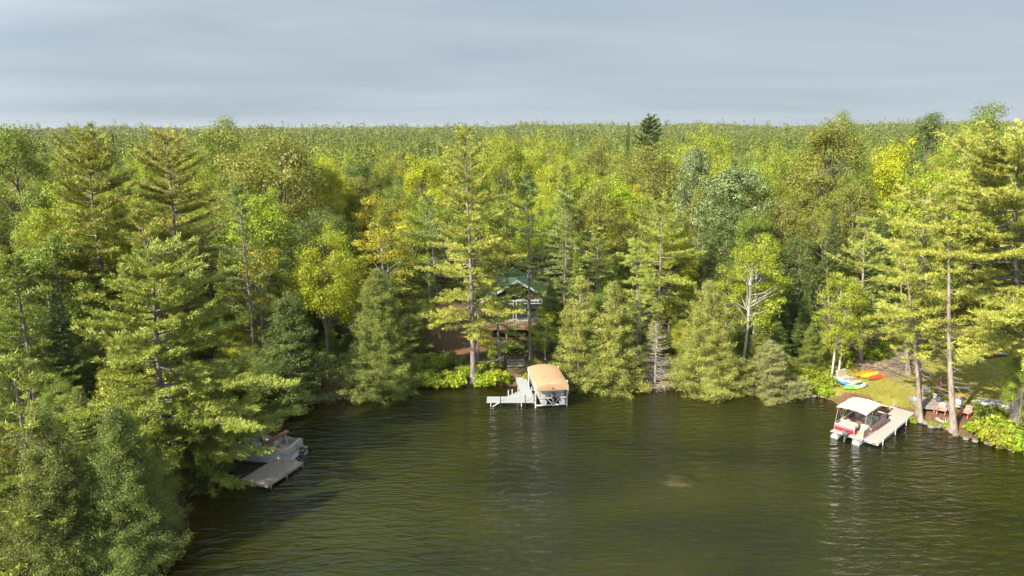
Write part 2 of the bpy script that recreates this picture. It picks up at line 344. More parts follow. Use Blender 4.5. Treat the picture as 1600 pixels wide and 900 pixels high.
def bare(seed, H=6, R=2.4, nb=140, mat='dead_wood', up=0.0, r0=.1, droop=.35):
    rng = np.random.default_rng(seed); tr = Tubes(); path = trunk_path(H, rng, .1); tr.add(path, r0*(1-path[:, 2]/H)+.012, 7); tw = Tubes()
    for i in range(nb):
        t = rng.random()**1.3; L = (R*(1-t)**.8+.15)*rng.uniform(.5, 1.15); a = rng.uniform(0, 6.28)
        h = np.array([math.cos(a), math.sin(a), 0]); c = interp_path(path, max(.2, t*H)); s = np.linspace(0, 1, 7)
        lat = np.array([-h[1], h[0], 0])*rng.normal()*.25*L
        P = c + h*(s[:, None]*L) + lat*(s**2)[:, None]; P[:, 2] += (up+.1)*L*s - droop*L*s**1.5*(1-t) + .38*L*s**3
        P[:, 2] = np.maximum(P[:, 2], .05); tw.add(P, np.linspace(.022, .005, 7), 3)
        for k in range(6):
            u = rng.integers(2, 6); d = norm(h*.8 + rng.normal(size=3)*.6 + [0, 0, .2]); l = L*rng.uniform(.12, .35)
            tw.add(np.array([P[u], P[u]+d*l*.5+[0, 0, .03], P[u]+d*l+[0, 0, .12*l]]), [.010, .007, .003], 3)
    return tr.mesh('bare trunk', M[mat]), tw.mesh('bare branches', M[mat]), H, R
def shrub_mesh(seed, R=1.0, H=1.3, ncl=26, per=75, leaf=.17):
    rng = np.random.default_rng(seed); d = norm(rng.normal(size=(ncl, 3))); d[:, 2] = np.abs(d[:, 2])
    cs = d*rng.uniform(.45, .95, (ncl, 1))*[R, R, H*.8] + [0, 0, .1]
    C = np.repeat(cs, per, 0); n = len(C); e = norm(rng.normal(size=(n, 3)) + [0, 0, .5])
    P = C + e*rng.uniform(.3, 1.1, (n, 1))*.36*R; P[:, 2] = np.maximum(P[:, 2], .02)
    V, Fc = leaf_quads(P, norm(e+rng.normal(size=(n, 3))*.5), rng.uniform(.6, 1.3, n)*leaf, rng)
    return fast_mesh('shrub leaves', V, Fc, M['leaf'])

def setp(o, label=None, cat=None, group=None, kind=None):
    if label: o['label'] = label
    if cat: o['category'] = cat
    if group: o['group'] = group
    if kind: o['kind'] = kind
    return o
def link(name, me, parent=None):
    o = bpy.data.objects.new(name, me); col.objects.link(o); o.parent = parent; return o
def plant(kind, proto, x, y, h, r, color, label, cat='tree', rz=None, group=None, z=None, crown='crown', tilt=(0, 0), nm=None):
    e = bpy.data.objects.new(nm or kind, None); col.objects.link(e); e.empty_display_size = .5
    e.location = (x, y, (gz(x, y) if z is None else z) - .08)
    e.scale = (r/proto[3], r/proto[3], h/proto[2]); e.rotation_euler = (tilt[0], tilt[1], random.uniform(0, 6.28) if rz is None else rz)
    setp(e, label, cat, group)
    link('trunk', proto[0], e); c = link(crown, proto[1], e)
    if color: c.color = (*color, 1)
    return e
# ---------------------------------------------------------------- terrain sheet and water
lawn_poly = [tuple(on_ground(x, y)[:2]) for x, y in [(1268,612),(1300,585),(1330,566),(1400,560),(1450,552),(1480,535),(1530,528),(1640,535),(1700,600),(1640,640),(1540,648),(1500,660),(1450,655),(1400,645),(1330,625)]]
dirt_polys = [[tuple(on_ground(x, y)[:2]) for x, y in q] for q in (
    [(1388,641),(1402,636),(1432,640),(1470,640),(1520,645),(1525,668),(1495,680),(1440,668),(1400,655)],
    [(1300,624),(1325,613),(1360,620),(1395,637),(1395,650),(1340,650)],
    [(660,540),(660,500),(700,470),(750,490),(760,545),(735,560)],
    [(500,628),(505,590),(540,592),(560,612),(545,625)],
    [(985,612),(990,588),(1060,588),(1072,606)],
    [(798,600),(800,583),(818,580),(832,590),(835,602)])]
cabin_yard = [tuple(on_ground(x, y)[:2]) for x, y in [(745,600),(740,545),(655,545),(660,500),(740,470),(850,480),(860,560),(835,604)]]
def build_ground():
    def axis(lo, hi, f0, f1, step, gr=1.09):
        a = list(np.arange(f0, f1+.01, step)); s = step; v = f1
        while v < hi: s *= gr; v += s; a.append(v)
        s = step; v = f0
        while v > lo: s *= gr; v -= s; a.insert(0, v)
        return np.array(a)
    xs = axis(-5000, 5000, -52, 66, .42); ys = axis(-2500, 7000, 26, 108, .42)
    X, Y = np.meshgrid(xs, ys); Z = ground(X, Y); V = np.stack([X, Y, Z], -1).reshape(-1, 3)
    nx, ny = len(xs), len(ys); i = np.arange(nx*ny).reshape(ny, nx)
    Fc = np.stack([i[:-1, :-1], i[:-1, 1:], i[1:, 1:], i[1:, :-1]], -1).reshape(-1, 4)
    m, N, L = newmat('ground'); out = N.new('ShaderNodeOutputMaterial'); b = N.new('ShaderNodeBsdfPrincipled'); b.inputs['Roughness'].default_value = .95; b.inputs['Specular IOR Level'].default_value = .1; L.new(b.outputs[0], out.inputs[0])
    tc = N.new('ShaderNodeTexCoord')
    def noise(sc_, det=6, rough=.65):
        n = N.new('ShaderNodeTexNoise'); n.inputs['Scale'].default_value = sc_; n.inputs['Detail'].default_value = det; n.inputs['Roughness'].default_value = rough; L.new(tc.outputs['Object'], n.inputs['Vector']); return n.outputs['Fac']
    def ramp(fac, stops):
        r = N.new('ShaderNodeValToRGB'); el = r.color_ramp.elements
        el[0].position, el[0].color = stops[0][0], (*stops[0][1], 1); el[1].position, el[1].color = stops[-1][0], (*stops[-1][1], 1)
        for p, c in stops[1:-1]: e = el.new(p); e.color = (*c, 1)
        L.new(fac, r.inputs[0]); return r.outputs[0]
    def mix(f, a, c):
        x = N.new('ShaderNodeMix'); x.data_type = 'RGBA'; L.new(f, x.inputs[0]); L.new(a, x.inputs[6]); L.new(c, x.inputs[7]); return x.outputs[2]
    def attr(n_):
        a = N.new('ShaderNodeAttribute'); a.attribute_name = n_; return a.outputs['Fac']
    def soft(a, nz, lo=.35, hi=.65):
        x = N.new('ShaderNodeMath'); x.operation = 'ADD'; L.new(a, x.inputs[0]); L.new(nz, x.inputs[1])
        r = N.new('ShaderNodeMapRange'); r.inputs[1].default_value = lo+.5; r.inputs[2].default_value = hi+.5; L.new(x.outputs[0], r.inputs[0]); return r.outputs[0]
    nA, nB, nC = noise(.35), noise(2.2), noise(9, 5)
    floor = ramp(nB, [(.3, (.035, .028, .018)), (.5, (.07, .052, .03)), (.62, (.05, .065, .02)), (.75, (.09, .07, .045))])
    lawn = ramp(nB, [(.28, (.085, .10, .018)), (.45, (.155, .15, .024)), (.6, (.21, .175, .040)), (.75, (.22, .15, .06))])
    lawn2 = ramp(nC, [(.35, (.10, .12, .018)), (.65, (.24, .21, .05))])
    dirt = ramp(nC, [(.3, (.045, .03, .018)), (.55, (.12, .068, .038)), (.75, (.24, .165, .105))])
    bed = ramp(nB, [(.3, (.06, .055, .02)), (.6, (.20, .13, .055)), (.75, (.28, .19, .10))])
    h = N.new('ShaderNodeMath'); h.operation = 'MULTIPLY'; h.inputs[1].default_value = .45; h.inputs[0].default_value = 1; 
    mm = N.new('ShaderNodeMix'); mm.data_type = 'RGBA'; mm.inputs[0].default_value = .4; L.new(lawn, mm.inputs[6]); L.new(lawn2, mm.inputs[7])
    c = mix(soft(attr('lawn'), nA), floor, mm.outputs[2]); c = mix(soft(attr('dirt'), nB), c, dirt); c = mix(attr('bed'), c, bed)
    L.new(c, b.inputs['Base Color'])
    bp = N.new('ShaderNodeBump'); bp.inputs['Distance'].default_value = .08; L.new(nC, bp.inputs['Height']); L.new(bp.outputs[0], b.inputs['Normal'])
    me = fast_mesh('ground', V, Fc, m, True)
    xf, yf = X.ravel(), Y.ravel()
    def put(n_, v): a = me.attributes.new(n_, 'FLOAT', 'POINT'); a.data.foreach_set('value', v.astype(np.float32))
    put('lawn', np.clip(.5 - sdist(xf, yf, lawn_poly)*.5, 0, 1))
    dd = np.min([sdist(xf, yf, q) for q in dirt_polys], 0); put('dirt', np.clip(.5 - dd*.55, 0, 1))
    put('bed', sstep(.25, -.35, sdist(xf, yf)))
    setp(link('ground', me), kind='structure')
build_ground()
def build_water():
    m, N, L = newmat('lake water'); out = N.new('ShaderNodeOutputMaterial')
    tc = N.new('ShaderNodeTexCoord')
    def mp(scale, rot=0):
        k = N.new('ShaderNodeMapping'); k.inputs['Scale'].default_value = scale; k.inputs['Rotation'].default_value = (0, 0, R_(rot)); L.new(tc.outputs['Object'], k.inputs[0]); return k.outputs[0]
    def noise(v, s, det, dist=0, rough=.5):
        n = N.new('ShaderNodeTexNoise'); n.inputs['Scale'].default_value = s; n.inputs['Detail'].default_value = det; n.inputs['Distortion'].default_value = dist; n.inputs['Roughness'].default_value = rough; L.new(v, n.inputs['Vector']); return n.outputs['Fac']
    a = noise(mp((.36, 1.15, 1), -12), 1.6, 3, .5); b_ = noise(mp((.55, 1.2, 1), 9), 3.4, 3, .3); c = noise(mp((.07, .10, 1)), .9, 3)
    def mul(x, y):
        k = N.new('ShaderNodeMath'); k.operation = 'MULTIPLY'
        L.new(x, k.inputs[0]); (L.new(y, k.inputs[1]) if not isinstance(y, float) else setattr(k.inputs[1], 'default_value', y)); return k.outputs[0]
    s = N.new('ShaderNodeMath'); s.operation = 'ADD'; L.new(a, s.inputs[0]); L.new(mul(b_, .22), s.inputs[1])
    amp = N.new('ShaderNodeMapRange'); amp.inputs[1].default_value = .35; amp.inputs[2].default_value = .65; amp.inputs[3].default_value = .55; amp.inputs[4].default_value = 1.0; L.new(c, amp.inputs[0])
    h = mul(s.outputs[0], amp.outputs[0])
    bp = N.new('ShaderNodeBump'); bp.inputs['Strength'].default_value = 1; bp.inputs['Distance'].default_value = .40; L.new(h, bp.inputs['Height'])
    fr = N.new('ShaderNodeFresnel'); fr.inputs[0].default_value = 1.47; L.new(bp.outputs[0], fr.inputs[1])
    gl = N.new('ShaderNodeBsdfGlossy'); gl.inputs['Roughness'].default_value = .10; L.new(bp.outputs[0], gl.inputs['Normal'])
    # peat-brown to green body colour in the water, broken up in broad drifting patches
    r = N.new('ShaderNodeValToRGB'); e = r.color_ramp.elements; e[0].position = .35; e[0].color = (.0062, .0080, .0012, 1); e[1].position = .68; e[1].color = (.0175, .0200, .0012, 1)
    L.new(noise(mp((.05, .09, 1), 20), 1.0, 4, .6), r.inputs[0])
    df = N.new('ShaderNodeBsdfDiffuse'); L.new(r.outputs[0], df.inputs[0])
    tr = N.new('ShaderNodeBsdfTransparent'); tr.inputs[0].default_value = (.80, .66, .36, 1)
    at = N.new('ShaderNodeAttribute'); at.attribute_name = 'clear'
    mx = N.new('ShaderNodeMixShader'); L.new(at.outputs['Fac'], mx.inputs[0]); L.new(df.outputs[0], mx.inputs[1]); L.new(tr.outputs[0], mx.inputs[2])
    mg = N.new('ShaderNodeMixShader'); L.new(fr.outputs[0], mg.inputs[0]); L.new(mx.outputs[0], mg.inputs[1]); L.new(gl.outputs[0], mg.inputs[2])
    L.new(mg.outputs[0], out.inputs[0])
    xs = np.concatenate([np.arange(-400, -40, 12), np.arange(-40, 70, .7), np.arange(70, 420, 14)]); ys = np.concatenate([np.arange(-420, 20, 12), np.arange(20, 76, .7), [90, 120]])
    X, Y = np.meshgrid(xs, ys); nx, ny = len(xs), len(ys); i = np.arange(nx*ny).reshape(ny, nx)
    V = np.stack([X, Y, 0*X], -1).reshape(-1, 3); Fc = np.stack([i[:-1, :-1], i[:-1, 1:], i[1:, 1:], i[1:, :-1]], -1).reshape(-1, 4)
    d = -sdist(V[:, 0], V[:, 1]); keep = (d[Fc] > -6).any(1); Fc = Fc[keep]
    me = fast_mesh('water', V, Fc, m)
    # how much of the bed shows: clear at the edge, opaque peat water further out
    cl = .88*np.exp(-np.clip(d, 0, 99)/2.6) + .06
    q = rock_c; rr = np.sqrt(((V[:, 0]-q[0]-.2)/2.0)**2 + ((V[:, 1]-q[1]+.1)/1.7)**2); cl = np.maximum(cl, .82*sstep(1.15, .25, rr))
    a = me.attributes.new('clear', 'FLOAT', 'POINT'); a.data.foreach_set('value', cl.astype(np.float32))
    setp(link('water', me), kind='structure')
rock_c = at_plane(1055, 751)
build_water()

# ---------------------------------------------------------------- prototypes
random.seed(5)
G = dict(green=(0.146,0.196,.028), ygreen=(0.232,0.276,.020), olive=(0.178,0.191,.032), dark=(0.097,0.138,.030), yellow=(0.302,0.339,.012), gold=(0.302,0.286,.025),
         pine=(0.216,0.260,.042), pyel=(0.275,0.292,.048), pblue=(0.157,0.212,.052), firc=(0.076,0.117,.030), silver=(.115,.155,.052), cedar=(0.157,0.196,.038), cedlt=(0.243,0.265,.055), lime=(0.248,0.329,.020), rust=(0.281,0.180,.06))
BR = [broad(11, 16, 4.2), broad(12, 16, 3.8, .2, 80, lobes=8), broad(13, 15, 4.4, .22, 105, lobes=5), broad(14, 17, 3.6, .3, 80, pointy=.35), broad(15, 15, 4.0, .18, 90, lobes=9, leaf=.21), broad(16, 16, 3.4, .25, 70, pointy=.5, leaf=.16, per=250)]
BI = [broad(21, 13, 2.6, .1, 80, 150, .15, .95, 'birch_bark', 7, .11, .1, multi=2), broad(22, 13, 2.4, .16, 70, 150, .15, .95, 'birch_bark', 8, .10, .15, multi=1)]
SI = [broad(31, 15, 3.6, .2, 110, 190, .17, .8, lobes=9, mat='silver_leaf')]
PI = [pine(41, 19, 3.9, .2, .26, .8, step=1.0, tuft=12), pine(42, 18, 3.6, .15, .25, .8, step=1.0, tuft=12, sparse=.1), pine(43, 20, 3.3, .35, .25, .8, step=1.0, tuft=12)]
FI = [fir(51), fir(52, 12, 1.9), fir(53, 14, 2.6, pw=.75)]
CE = [cedar(61, 11, 2.8), cedar(62, 11, 2.8, thin=.1, top_bare=.3), cedar(63, 9, 3.2, bulge=.25)]
SH = [shrub_mesh(71), shrub_mesh(72, ncl=20, leaf=.22), shrub_mesh(73, ncl=34, leaf=.13)]
taken = []
def hero(kind, proto, px, top, hw, color, label, base=None, Y=None, cat='tree', rz=None, tilt=(0,0), ps=1.0, nm=None, group=None):
    """top = pixel of the tip; base = pixel row of the foot on the ground, or Y = ground distance"""
    if base is not None:
        bx, by = base; g = on_ground(bx, by); X, Yd, z = g
        Z = at_depth(px, top, Yd)[2]
    else:
        w = at_depth(px, top, Y); X, Yd, Z = w; z = gz(X, Yd)
    h = Z - z; r = hw/F*zcam(Yd, (z+Z)/2)
    taken.append((X, Yd, r))
    if callable(proto): proto = proto(h, r)
    t = tilt
    if base is not None and t == (0, 0):
        tx = at_depth(px, top, Yd)[0]; t = (0, math.atan2(tx-X, h))
    return plant(kind, proto, X, Yd, h, r*ps, color, label, cat, rz, group=group, z=z, tilt=t, nm=nm) if t == (0, 0) else tilt_plant(kind, proto, X, Yd, h, r*ps, color, label, cat, rz, z, t, nm)
def tilt_plant(kind, proto, X, Y, h, r, color, label, cat, rz, z, t, nm):
    e = plant(kind, proto, X, Y, h, r, color, label, cat, rz, z=z, nm=nm)
    from mathutils import Matrix
    rot = Matrix.Rotation(t[1], 3, 'Y') @ Matrix.Rotation(t[0], 3, 'X') @ Matrix.Rotation(e.rotation_euler[2], 3, 'Z')
    e.rotation_euler = rot.to_euler(); return e

# ---- white pines along the shore (each with its own skeleton)
W = 'white_pine'
hero(W, lambda h, r: pine(101, h, r, .12, .36, 1.25, .03, dead=14, tuft=13, prof=([0,.2,.45,.7,.88,1],[.8,1,.95,.6,.42,.12])), 130, 190, 104, (.225,.24,.040), 'tallest white pine on the left bank, ragged dark tip against the sky', Y=61)
hero(W, lambda h, r: pine(102, h, r, .22, .33, 1.2, .25, dead=22, tuft=13, prof=([0,.25,.5,.75,.92,1],[.9,1,.9,.62,.5,.3])), 254, 194, 88, (.265,.265,.050), 'sparse yellowish white pine with bare upper trunk, right of the tallest left bank pine', Y=67)
hero(W, lambda h, r: pine(103, h, r, .14, .40, 1.2, .04, dead=30, tuft=15, side=(-.2, .28), prof=([0,.2,.45,.7,.9,1],[.95,1,.85,.62,.35,.12])), 240, 360, 165, G['pine'], 'big white pine overhanging the moored grey pontoon boat', base=(257, 733), rz=0)
hero(W, lambda h, r: pine(104, h, r, .05, .26, 1.0, .1, dead=16, tuft=13, prof=([0,.3,.6,.85,1],[1,.95,.75,.4,.1])), 12, 545, 115, G['pine'], 'white pine with bright lime tufts at the lower left corner of the view', Y=36)
hero(W, lambda h, r: pine(105, h, r, .08, .3, 1.2, .05, dead=10, tuft=13), 18, 392, 85, G['green'], 'green white pine at the left edge behind the lime tufted pine', Y=49)
hero(W, lambda h, r: pine(106, h, r, .22, .38, .95, .12, dead=16, tuft=15, prof=([0,.12,.35,.6,.8,.93,1],[.65,1,.95,.72,.45,.36,.12])), 729, 195, 86, G['pyel'], 'tall white pine in front of the left side of the cabin, bare lower trunk', base=(740, 597))
hero(W, lambda h, r: pine(107, h, r, .18, .20, .8, .15, dead=14, tuft=12), 770, 330, 50, G['pine'], 'slim pine whose bare trunk crosses the middle of the cabin front', base=(782, 573))
hero(W, lambda h, r: pine(108, h, r, .34, .22, .8, .10, dead=10, tuft=12), 822, 268, 58, G['pblue'], 'blue-green pine with a leaning trunk at the right end of the cabin deck', base=(829, 562))
hero(W, lambda h, r: pine(109, h, r, .38, .22, .8, .15, dead=12, tuft=12), 668, 300, 55, G['pblue'], 'blue-green pine on the bare needle slope left of the cabin', base=(688, 528))
hero(W, lambda h, r: pine(110, h, r, .48, .17, .8, .2, dead=14, tuft=12), 748, 350, 34, G['pine'], 'thin pine close beside the thick trunk left of the cabin', base=(747, 562))
hero(W, lambda h, r: pine(111, h, r, .32, .24, .9, .08, dead=22, tuft=13), 1038, 300, 78, G['pine'], 'broad bright green pine rising behind the dead grey cedar on the shore', Y=76)
hero(W, lambda h, r: pine(112, h, r, .50, .16, .8, .1, dead=26, tuft=12), 996, 372, 38, G['pine'], 'thin pine with many dead stubs just behind and left of the dead grey cedar', base=(994, 585))
hero(W, lambda h, r: pine(113, h, r, .34, .28, .9, .30, bark='bark_red', dead=46, tuft=13, prof=([0,.25,.5,.75,.92,1],[.6,.85,1,.8,.5,.15])), 1442, 275, 84, G['pyel'], 'crooked thin-crowned pine on the lawn behind the right dock, many bare limbs', base=(1436, 648))
hero(W, lambda h, r: pine(114, h, r, .42, .34, .9, .38, bark='bark_red', dead=46, tuft=13), 1474, 292, 66, G['pyel'], 'thick grey pine trunk at the water edge between the two pink chairs', base=(1490, 674), rz=.5)
hero(W, lambda h, r: pine(115, h, r, .45, .26, .8, .3, bark='bark_red', dead=22, tuft=12), 1418, 400, 45, G['pyel'], 'slim pine standing closest to the shore end of the right dock', base=(1439, 658))
hero(W, lambda h, r: pine(116, h, r, .34, .50, 1.2, .04, dead=14, tuft=14, side=(3.14, .2), prof=([0,.2,.45,.7,.9,1],[.8,1,1,.8,.55,.2])), 1592, 170, 150, G['pyel'], 'massive white pine filling the right edge, widest trunk in the view', base=(1587, 660), rz=0)
hero(W, lambda h, r: pine(117, h, r, .25, .28, .9, .1, bark='bark_red', dead=18, tuft=12), 1350, 335, 66, G['pine'], 'yellow-green pine behind the upturned kayaks on the lawn', base=(1345, 570))
hero(W, lambda h, r: pine(118, h, r, .28, .3, .9, .05, dead=10, tuft=13), 1530, 330, 75, G['pyel'], 'layered pine behind the snowmobile on the right lawn', Y=84)
hero(W, lambda h, r: pine(119, h, r, .35, .3, .9, .2, bark='bark_red', dead=26, tuft=12), 1400, 365, 55, G['pyel'], 'pine with brown dead lower branches left of the crooked pine', base=(1420, 585))
hero(W, PI[0], 885, 300, 55, G['pblue'], 'blue-green pine behind the shore cedars right of the cabin', Y=84)
hero(W, PI[1], 935, 350, 50, G['pine'], 'mid green pine above the gap between the two shore cedars right of the tan canopy', Y=80)
hero(W, lambda h, r: pine(120, h, r, .45, .3, 1.3, .1, dead=4, tuft=26, prof=([0,.5,.8,1],[.9,1,.8,.3])), 1016, 177, 24, (.10,.145,.038), 'small dark pine silhouette with a bare trunk breaking the skyline at centre right', Y=170)
hero(W, PI[1], 430, 318, 42, G['pblue'], 'pale blue-green pine below the big dark poplar on the left', Y=83)
hero(W, PI[0], 160, 205, 40, G['pine'], 'pine half hidden behind the right side of the tallest left bank pine', Y=80)
hero(W, PI[0], 345, 560, 70, G['green'], 'low spreading green pine overhanging the bank beyond the grey pontoon boat', Y=59)
for i, (x_, y_, h_, r_) in enumerate([(-31, 12, 17, 3.8), (-29, 2, 18, 4)]):
    plant(W, PI[i % 2], x_, y_, h_, r_, G['pine'], 'white pine on the near left bank just outside the view', group='white pines just outside the view on the left')
hero(W, lambda h, r: pine(121, h, r, .15, .2, 1.4, .0, dead=14, tuft=14, side=(-.35, .45)), 366, 697, 108, G['pine'], 'low pine reaching out over the grey dock on the left, boughs touching the boat rail', base=(322, 756), rz=0)
# ---- firs
for i, (px, top, hw, Y, c, lb) in enumerate([(86,452,42,50,'firc','narrow dark fir spire on the left in front of the tallest pine'),(1240,418,26,76,'firc','dark young fir left of the antler-like bare tree'),
    (1262,455,22,72,'dark','young fir beside the pale shore cedar, right of the white birch'),(1225,470,24,74,'dark','small fir just behind the right end of the birch'),(905,368,20,82,'green','slim fir tip poking out behind the shore cedars'),
    (1298,452,20,79,'firc','thin fir behind the two thin birches by the paddle boat'),(120,600,40,44,'cedar','yellow-green young fir by the sunlit gap on the left bank'),(985,240,10,165,'firc','tiny fir tip on the skyline left of the dark pine silhouette'),(982,190,9,176,'dark','thin spire on the skyline beside the dark pine silhouette'),(510,470,26,74,'dark','shaded fir over the small dirt beach')]):
    hero('fir', FI[i % 3], px, top, hw, G[c], lb, Y=Y)
# ---- cedars at the water
K = 'cedar'
hero(K, lambda h, r: cedar(201, h, r, .04, .05, .095, int(h*120), bulge=.2), 178, 634, 74, (.13,.175,.036), 'large dense cedar bulging over the water at the lower left', Y=36.5)
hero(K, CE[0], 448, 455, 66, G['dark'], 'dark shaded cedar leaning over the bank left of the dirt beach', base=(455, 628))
hero(K, lambda h, r: cedar(202, h, r, .1, .2, .12, int(h*55), bulge=.3), 590, 420, 62, G['cedar'], 'full rounded cedar right of the dirt beach, drooping to the water', base=(592, 612))
hero(K, CE[1], 905, 432, 52, G['cedlt'], 'light green cedar right beside the tan canopy boat lift', base=(905, 598))
hero(K, CE[1], 958, 440, 52, G['cedlt'], 'cedar with pale bare twigs left of the dead grey cedar', base=(960, 606))
hero(K, CE[0], 932, 500, 42, G['cedar'], 'lower green cedar squeezed between the two taller cedars right of the boat lift', base=(930, 602))
hero(K, lambda h, r: cedar(203, h, r, .08, .25, .12, int(h*55), bulge=.3), 1106, 438, 62, G['cedlt'], 'full cedar with a thin bare top just left of the white birch', base=(1108, 606))
hero(K, CE[2], 1203, 532, 48, (.23,.24,.085), 'pale yellowish small cedar hanging over the water right of the birch', base=(1205, 614))
hero(K, CE[0], 860, 440, 34, G['cedar'], 'cedar hiding the right end of the cabin', Y=75)
hero(K, CE[2], 985, 470, 30, G['cedar'], 'cedar directly left behind the dead grey cedar', Y=73)
hero(K, CE[0], 1065, 480, 32, G['green'], 'green cedar directly right behind the dead grey cedar', Y=73)
hero(K, CE[1], 640, 470, 34, G['cedar'], 'cedar leaning on the right side of the rounded beach cedar', Y=72)
hero(K, CE[0], 545, 520, 34, G['dark'], 'dark low cedar at the left foot of the rounded beach cedar', Y=71)
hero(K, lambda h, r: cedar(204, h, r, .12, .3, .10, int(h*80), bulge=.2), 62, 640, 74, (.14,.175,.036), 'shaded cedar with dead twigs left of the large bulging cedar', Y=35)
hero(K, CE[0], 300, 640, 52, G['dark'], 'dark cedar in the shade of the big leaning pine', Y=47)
hero(K, CE[0], 150, 500, 60, G['cedar'], 'cedar under the tallest left bank pine', Y=53)
hero(K, CE[2], 400, 560, 60, G['green'], 'low green cedar on the bank behind the grey pontoon boat', Y=61)
dp = bare(301, 8, 2.6, 210)
hero('dead_cedar', dp, 1024, 500, 44, None, 'dead cedar, all grey bare drooping twigs, at the water edge', base=(1024, 602))
dp2 = bare(302, 8, 2.2, 26, up=1.1, r0=.09, droop=.05)
hero('dead_tree', dp2, 1290, 416, 30, None, 'bare forked whitish tree shaped like antlers on the right bank', base=(1300, 560))
dp3 = bare(303, 14, 1.6, 90, 'brown_twig')
hero('dead_tree', dp3, 1372, 254, 14, None, 'thin grey dead conifer spire in the forest above the kayaks', Y=104)
hero('dead_tree', dp3, 1416, 250, 20, None, 'rust brown dead conifer in the forest above the right dock', Y=102)
# ---- birches / poplars near the shore
hero('birch', BI[0], 1186, 366, 52, G['ygreen'], 'leaning white-barked birch on the right shore', base=(1160, 575))
hero('birch', BI[1], 597, 345, 52, G['gold'], 'yellowish birch above the rounded beach cedar', Y=74)
hero('birch', BI[0], 1318, 425, 36, G['ygreen'], 'left one of two thin birches by the paddle boat', base=(1300, 586))
hero('birch', BI[1], 1330, 440, 34, G['ygreen'], 'right one of two thin birches by the paddle boat', base=(1310, 584))
hero('birch', BI[0], 398, 372, 48, G['gold'], 'yellow-leaved birch with a white trunk right of the big leaning pine', Y=68)
hero('birch', BI[1], 545, 395, 34, G['ygreen'], 'young birch between the yellow-leaved birch and the beach cedar', Y=77)
hero('birch', BI[1], 1140, 420, 30, G['ygreen'], 'birch squeezed behind the left side of the leaning birch', Y=76)
hero('birch', BI[0], 850, 480, 26, G['ygreen'], 'small birch by the right corner of the cabin deck', base=(852, 562))
# ---- named crowns of the middle forest
T = 'broadleaf_tree'
mid = [(430,203,84,92,0,'olive','big dark olive poplar breaking the skyline left of centre'),(334,190,52,112,1,'green','rounded green tree on the skyline right of the sparse pine'),
 (18,199,55,84,3,'green','tall green poplar at the left edge of the forest skyline'),(48,285,42,70,3,'green','pale green poplar left of the tallest pine'),(300,250,45,95,2,'ygreen','yellow-green tree behind the sparse pine'),
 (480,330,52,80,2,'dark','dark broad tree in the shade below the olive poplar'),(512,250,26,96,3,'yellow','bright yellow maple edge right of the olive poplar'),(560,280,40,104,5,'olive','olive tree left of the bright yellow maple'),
 (655,244,38,104,4,'yellow','bright yellow-green maple left of the tall central pine'),(605,305,52,96,0,'gold','golden brown broad crown above the beach birch'),(640,330,34,88,1,'ygreen','yellow-green maple below the golden crown'),
 (866,247,38,108,2,'yellow','bright yellow-green maple right of the tall central pine'),(960,275,52,98,4,'lime','lime green maple above the shore cedars'),(1020,228,60,110,0,'olive','wide olive crown under the skyline pine silhouette'),
 (1150,262,66,88,-1,'silver','silvery tree with pale upturned leaves on the right'),(1085,232,36,100,-1,'silver','smaller silver-leaved tree left of the wide silvery one'),(1290,190,58,100,3,'olive','large dark green crown touching the skyline right of centre'),
 (1325,180,30,118,1,'green','twin-topped tree on the skyline right of the large dark crown'),(1215,228,48,108,2,'ygreen','yellow-green crown between the silvery tree and the dark crown'),(1405,220,40,100,4,'yellow','bright yellow maple right of the rusty dead tree'),
 (1452,180,46,126,5,'dark','dark airy crown on the skyline above the right lawn'),(1490,198,42,104,2,'ygreen','yellow maple below the dark airy crown'),(1540,168,56,116,1,'green','high green crown on the skyline left of the massive pine'),
 (790,212,44,122,0,'ygreen','yellow-green crown right behind the tall central pine'),(850,208,46,138,2,'ygreen','broad crown on the right behind the central yellow maple'),(930,222,42,122,1,'olive','olive crown left of the skyline pine silhouette'),
 (1100,200,50,134,2,'ygreen','broad yellow-green crown on the right half of the forest'),(700,262,36,112,4,'ygreen','yellow-green crown tucked left of the tall central pine'),(1230,300,48,84,0,'olive','olive tree right of the wide silvery one'),
 (1340,290,46,86,5,'olive','narrow olive tree above the upturned kayaks'),(1190,330,40,80,3,'green','green tree behind the leaning birch'),(790,300,46,90,2,'ygreen','yellow-green tree behind the cabin'),
 (740,330,44,92,1,'green','green tree behind the left side of the cabin'),(520,330,44,84,0,'dark','dark green tree left of the golden crown'),(360,300,46,84,2,'green','green crown left of the olive poplar'),
 (20,470,60,52,0,'green','low green tree at the left edge'),(200,300,46,80,2,'ygreen','bright tree behind the sparse yellowish pine'),(1300,330,44,80,1,'olive','olive tree above the antler-like bare tree'),(1460,260,50,88,4,'lime','lime tree behind the crooked pine'),
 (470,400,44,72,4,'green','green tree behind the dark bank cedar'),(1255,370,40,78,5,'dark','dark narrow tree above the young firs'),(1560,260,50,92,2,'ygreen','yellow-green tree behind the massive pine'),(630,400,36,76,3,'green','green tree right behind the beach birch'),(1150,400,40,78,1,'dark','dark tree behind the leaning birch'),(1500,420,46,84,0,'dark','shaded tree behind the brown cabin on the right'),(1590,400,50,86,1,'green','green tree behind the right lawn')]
for px, top, hw, Y, k, c, lb in mid: hero(T, SI[0] if k < 0 else BR[k], px, top, hw, G[c], lb, Y=Y)

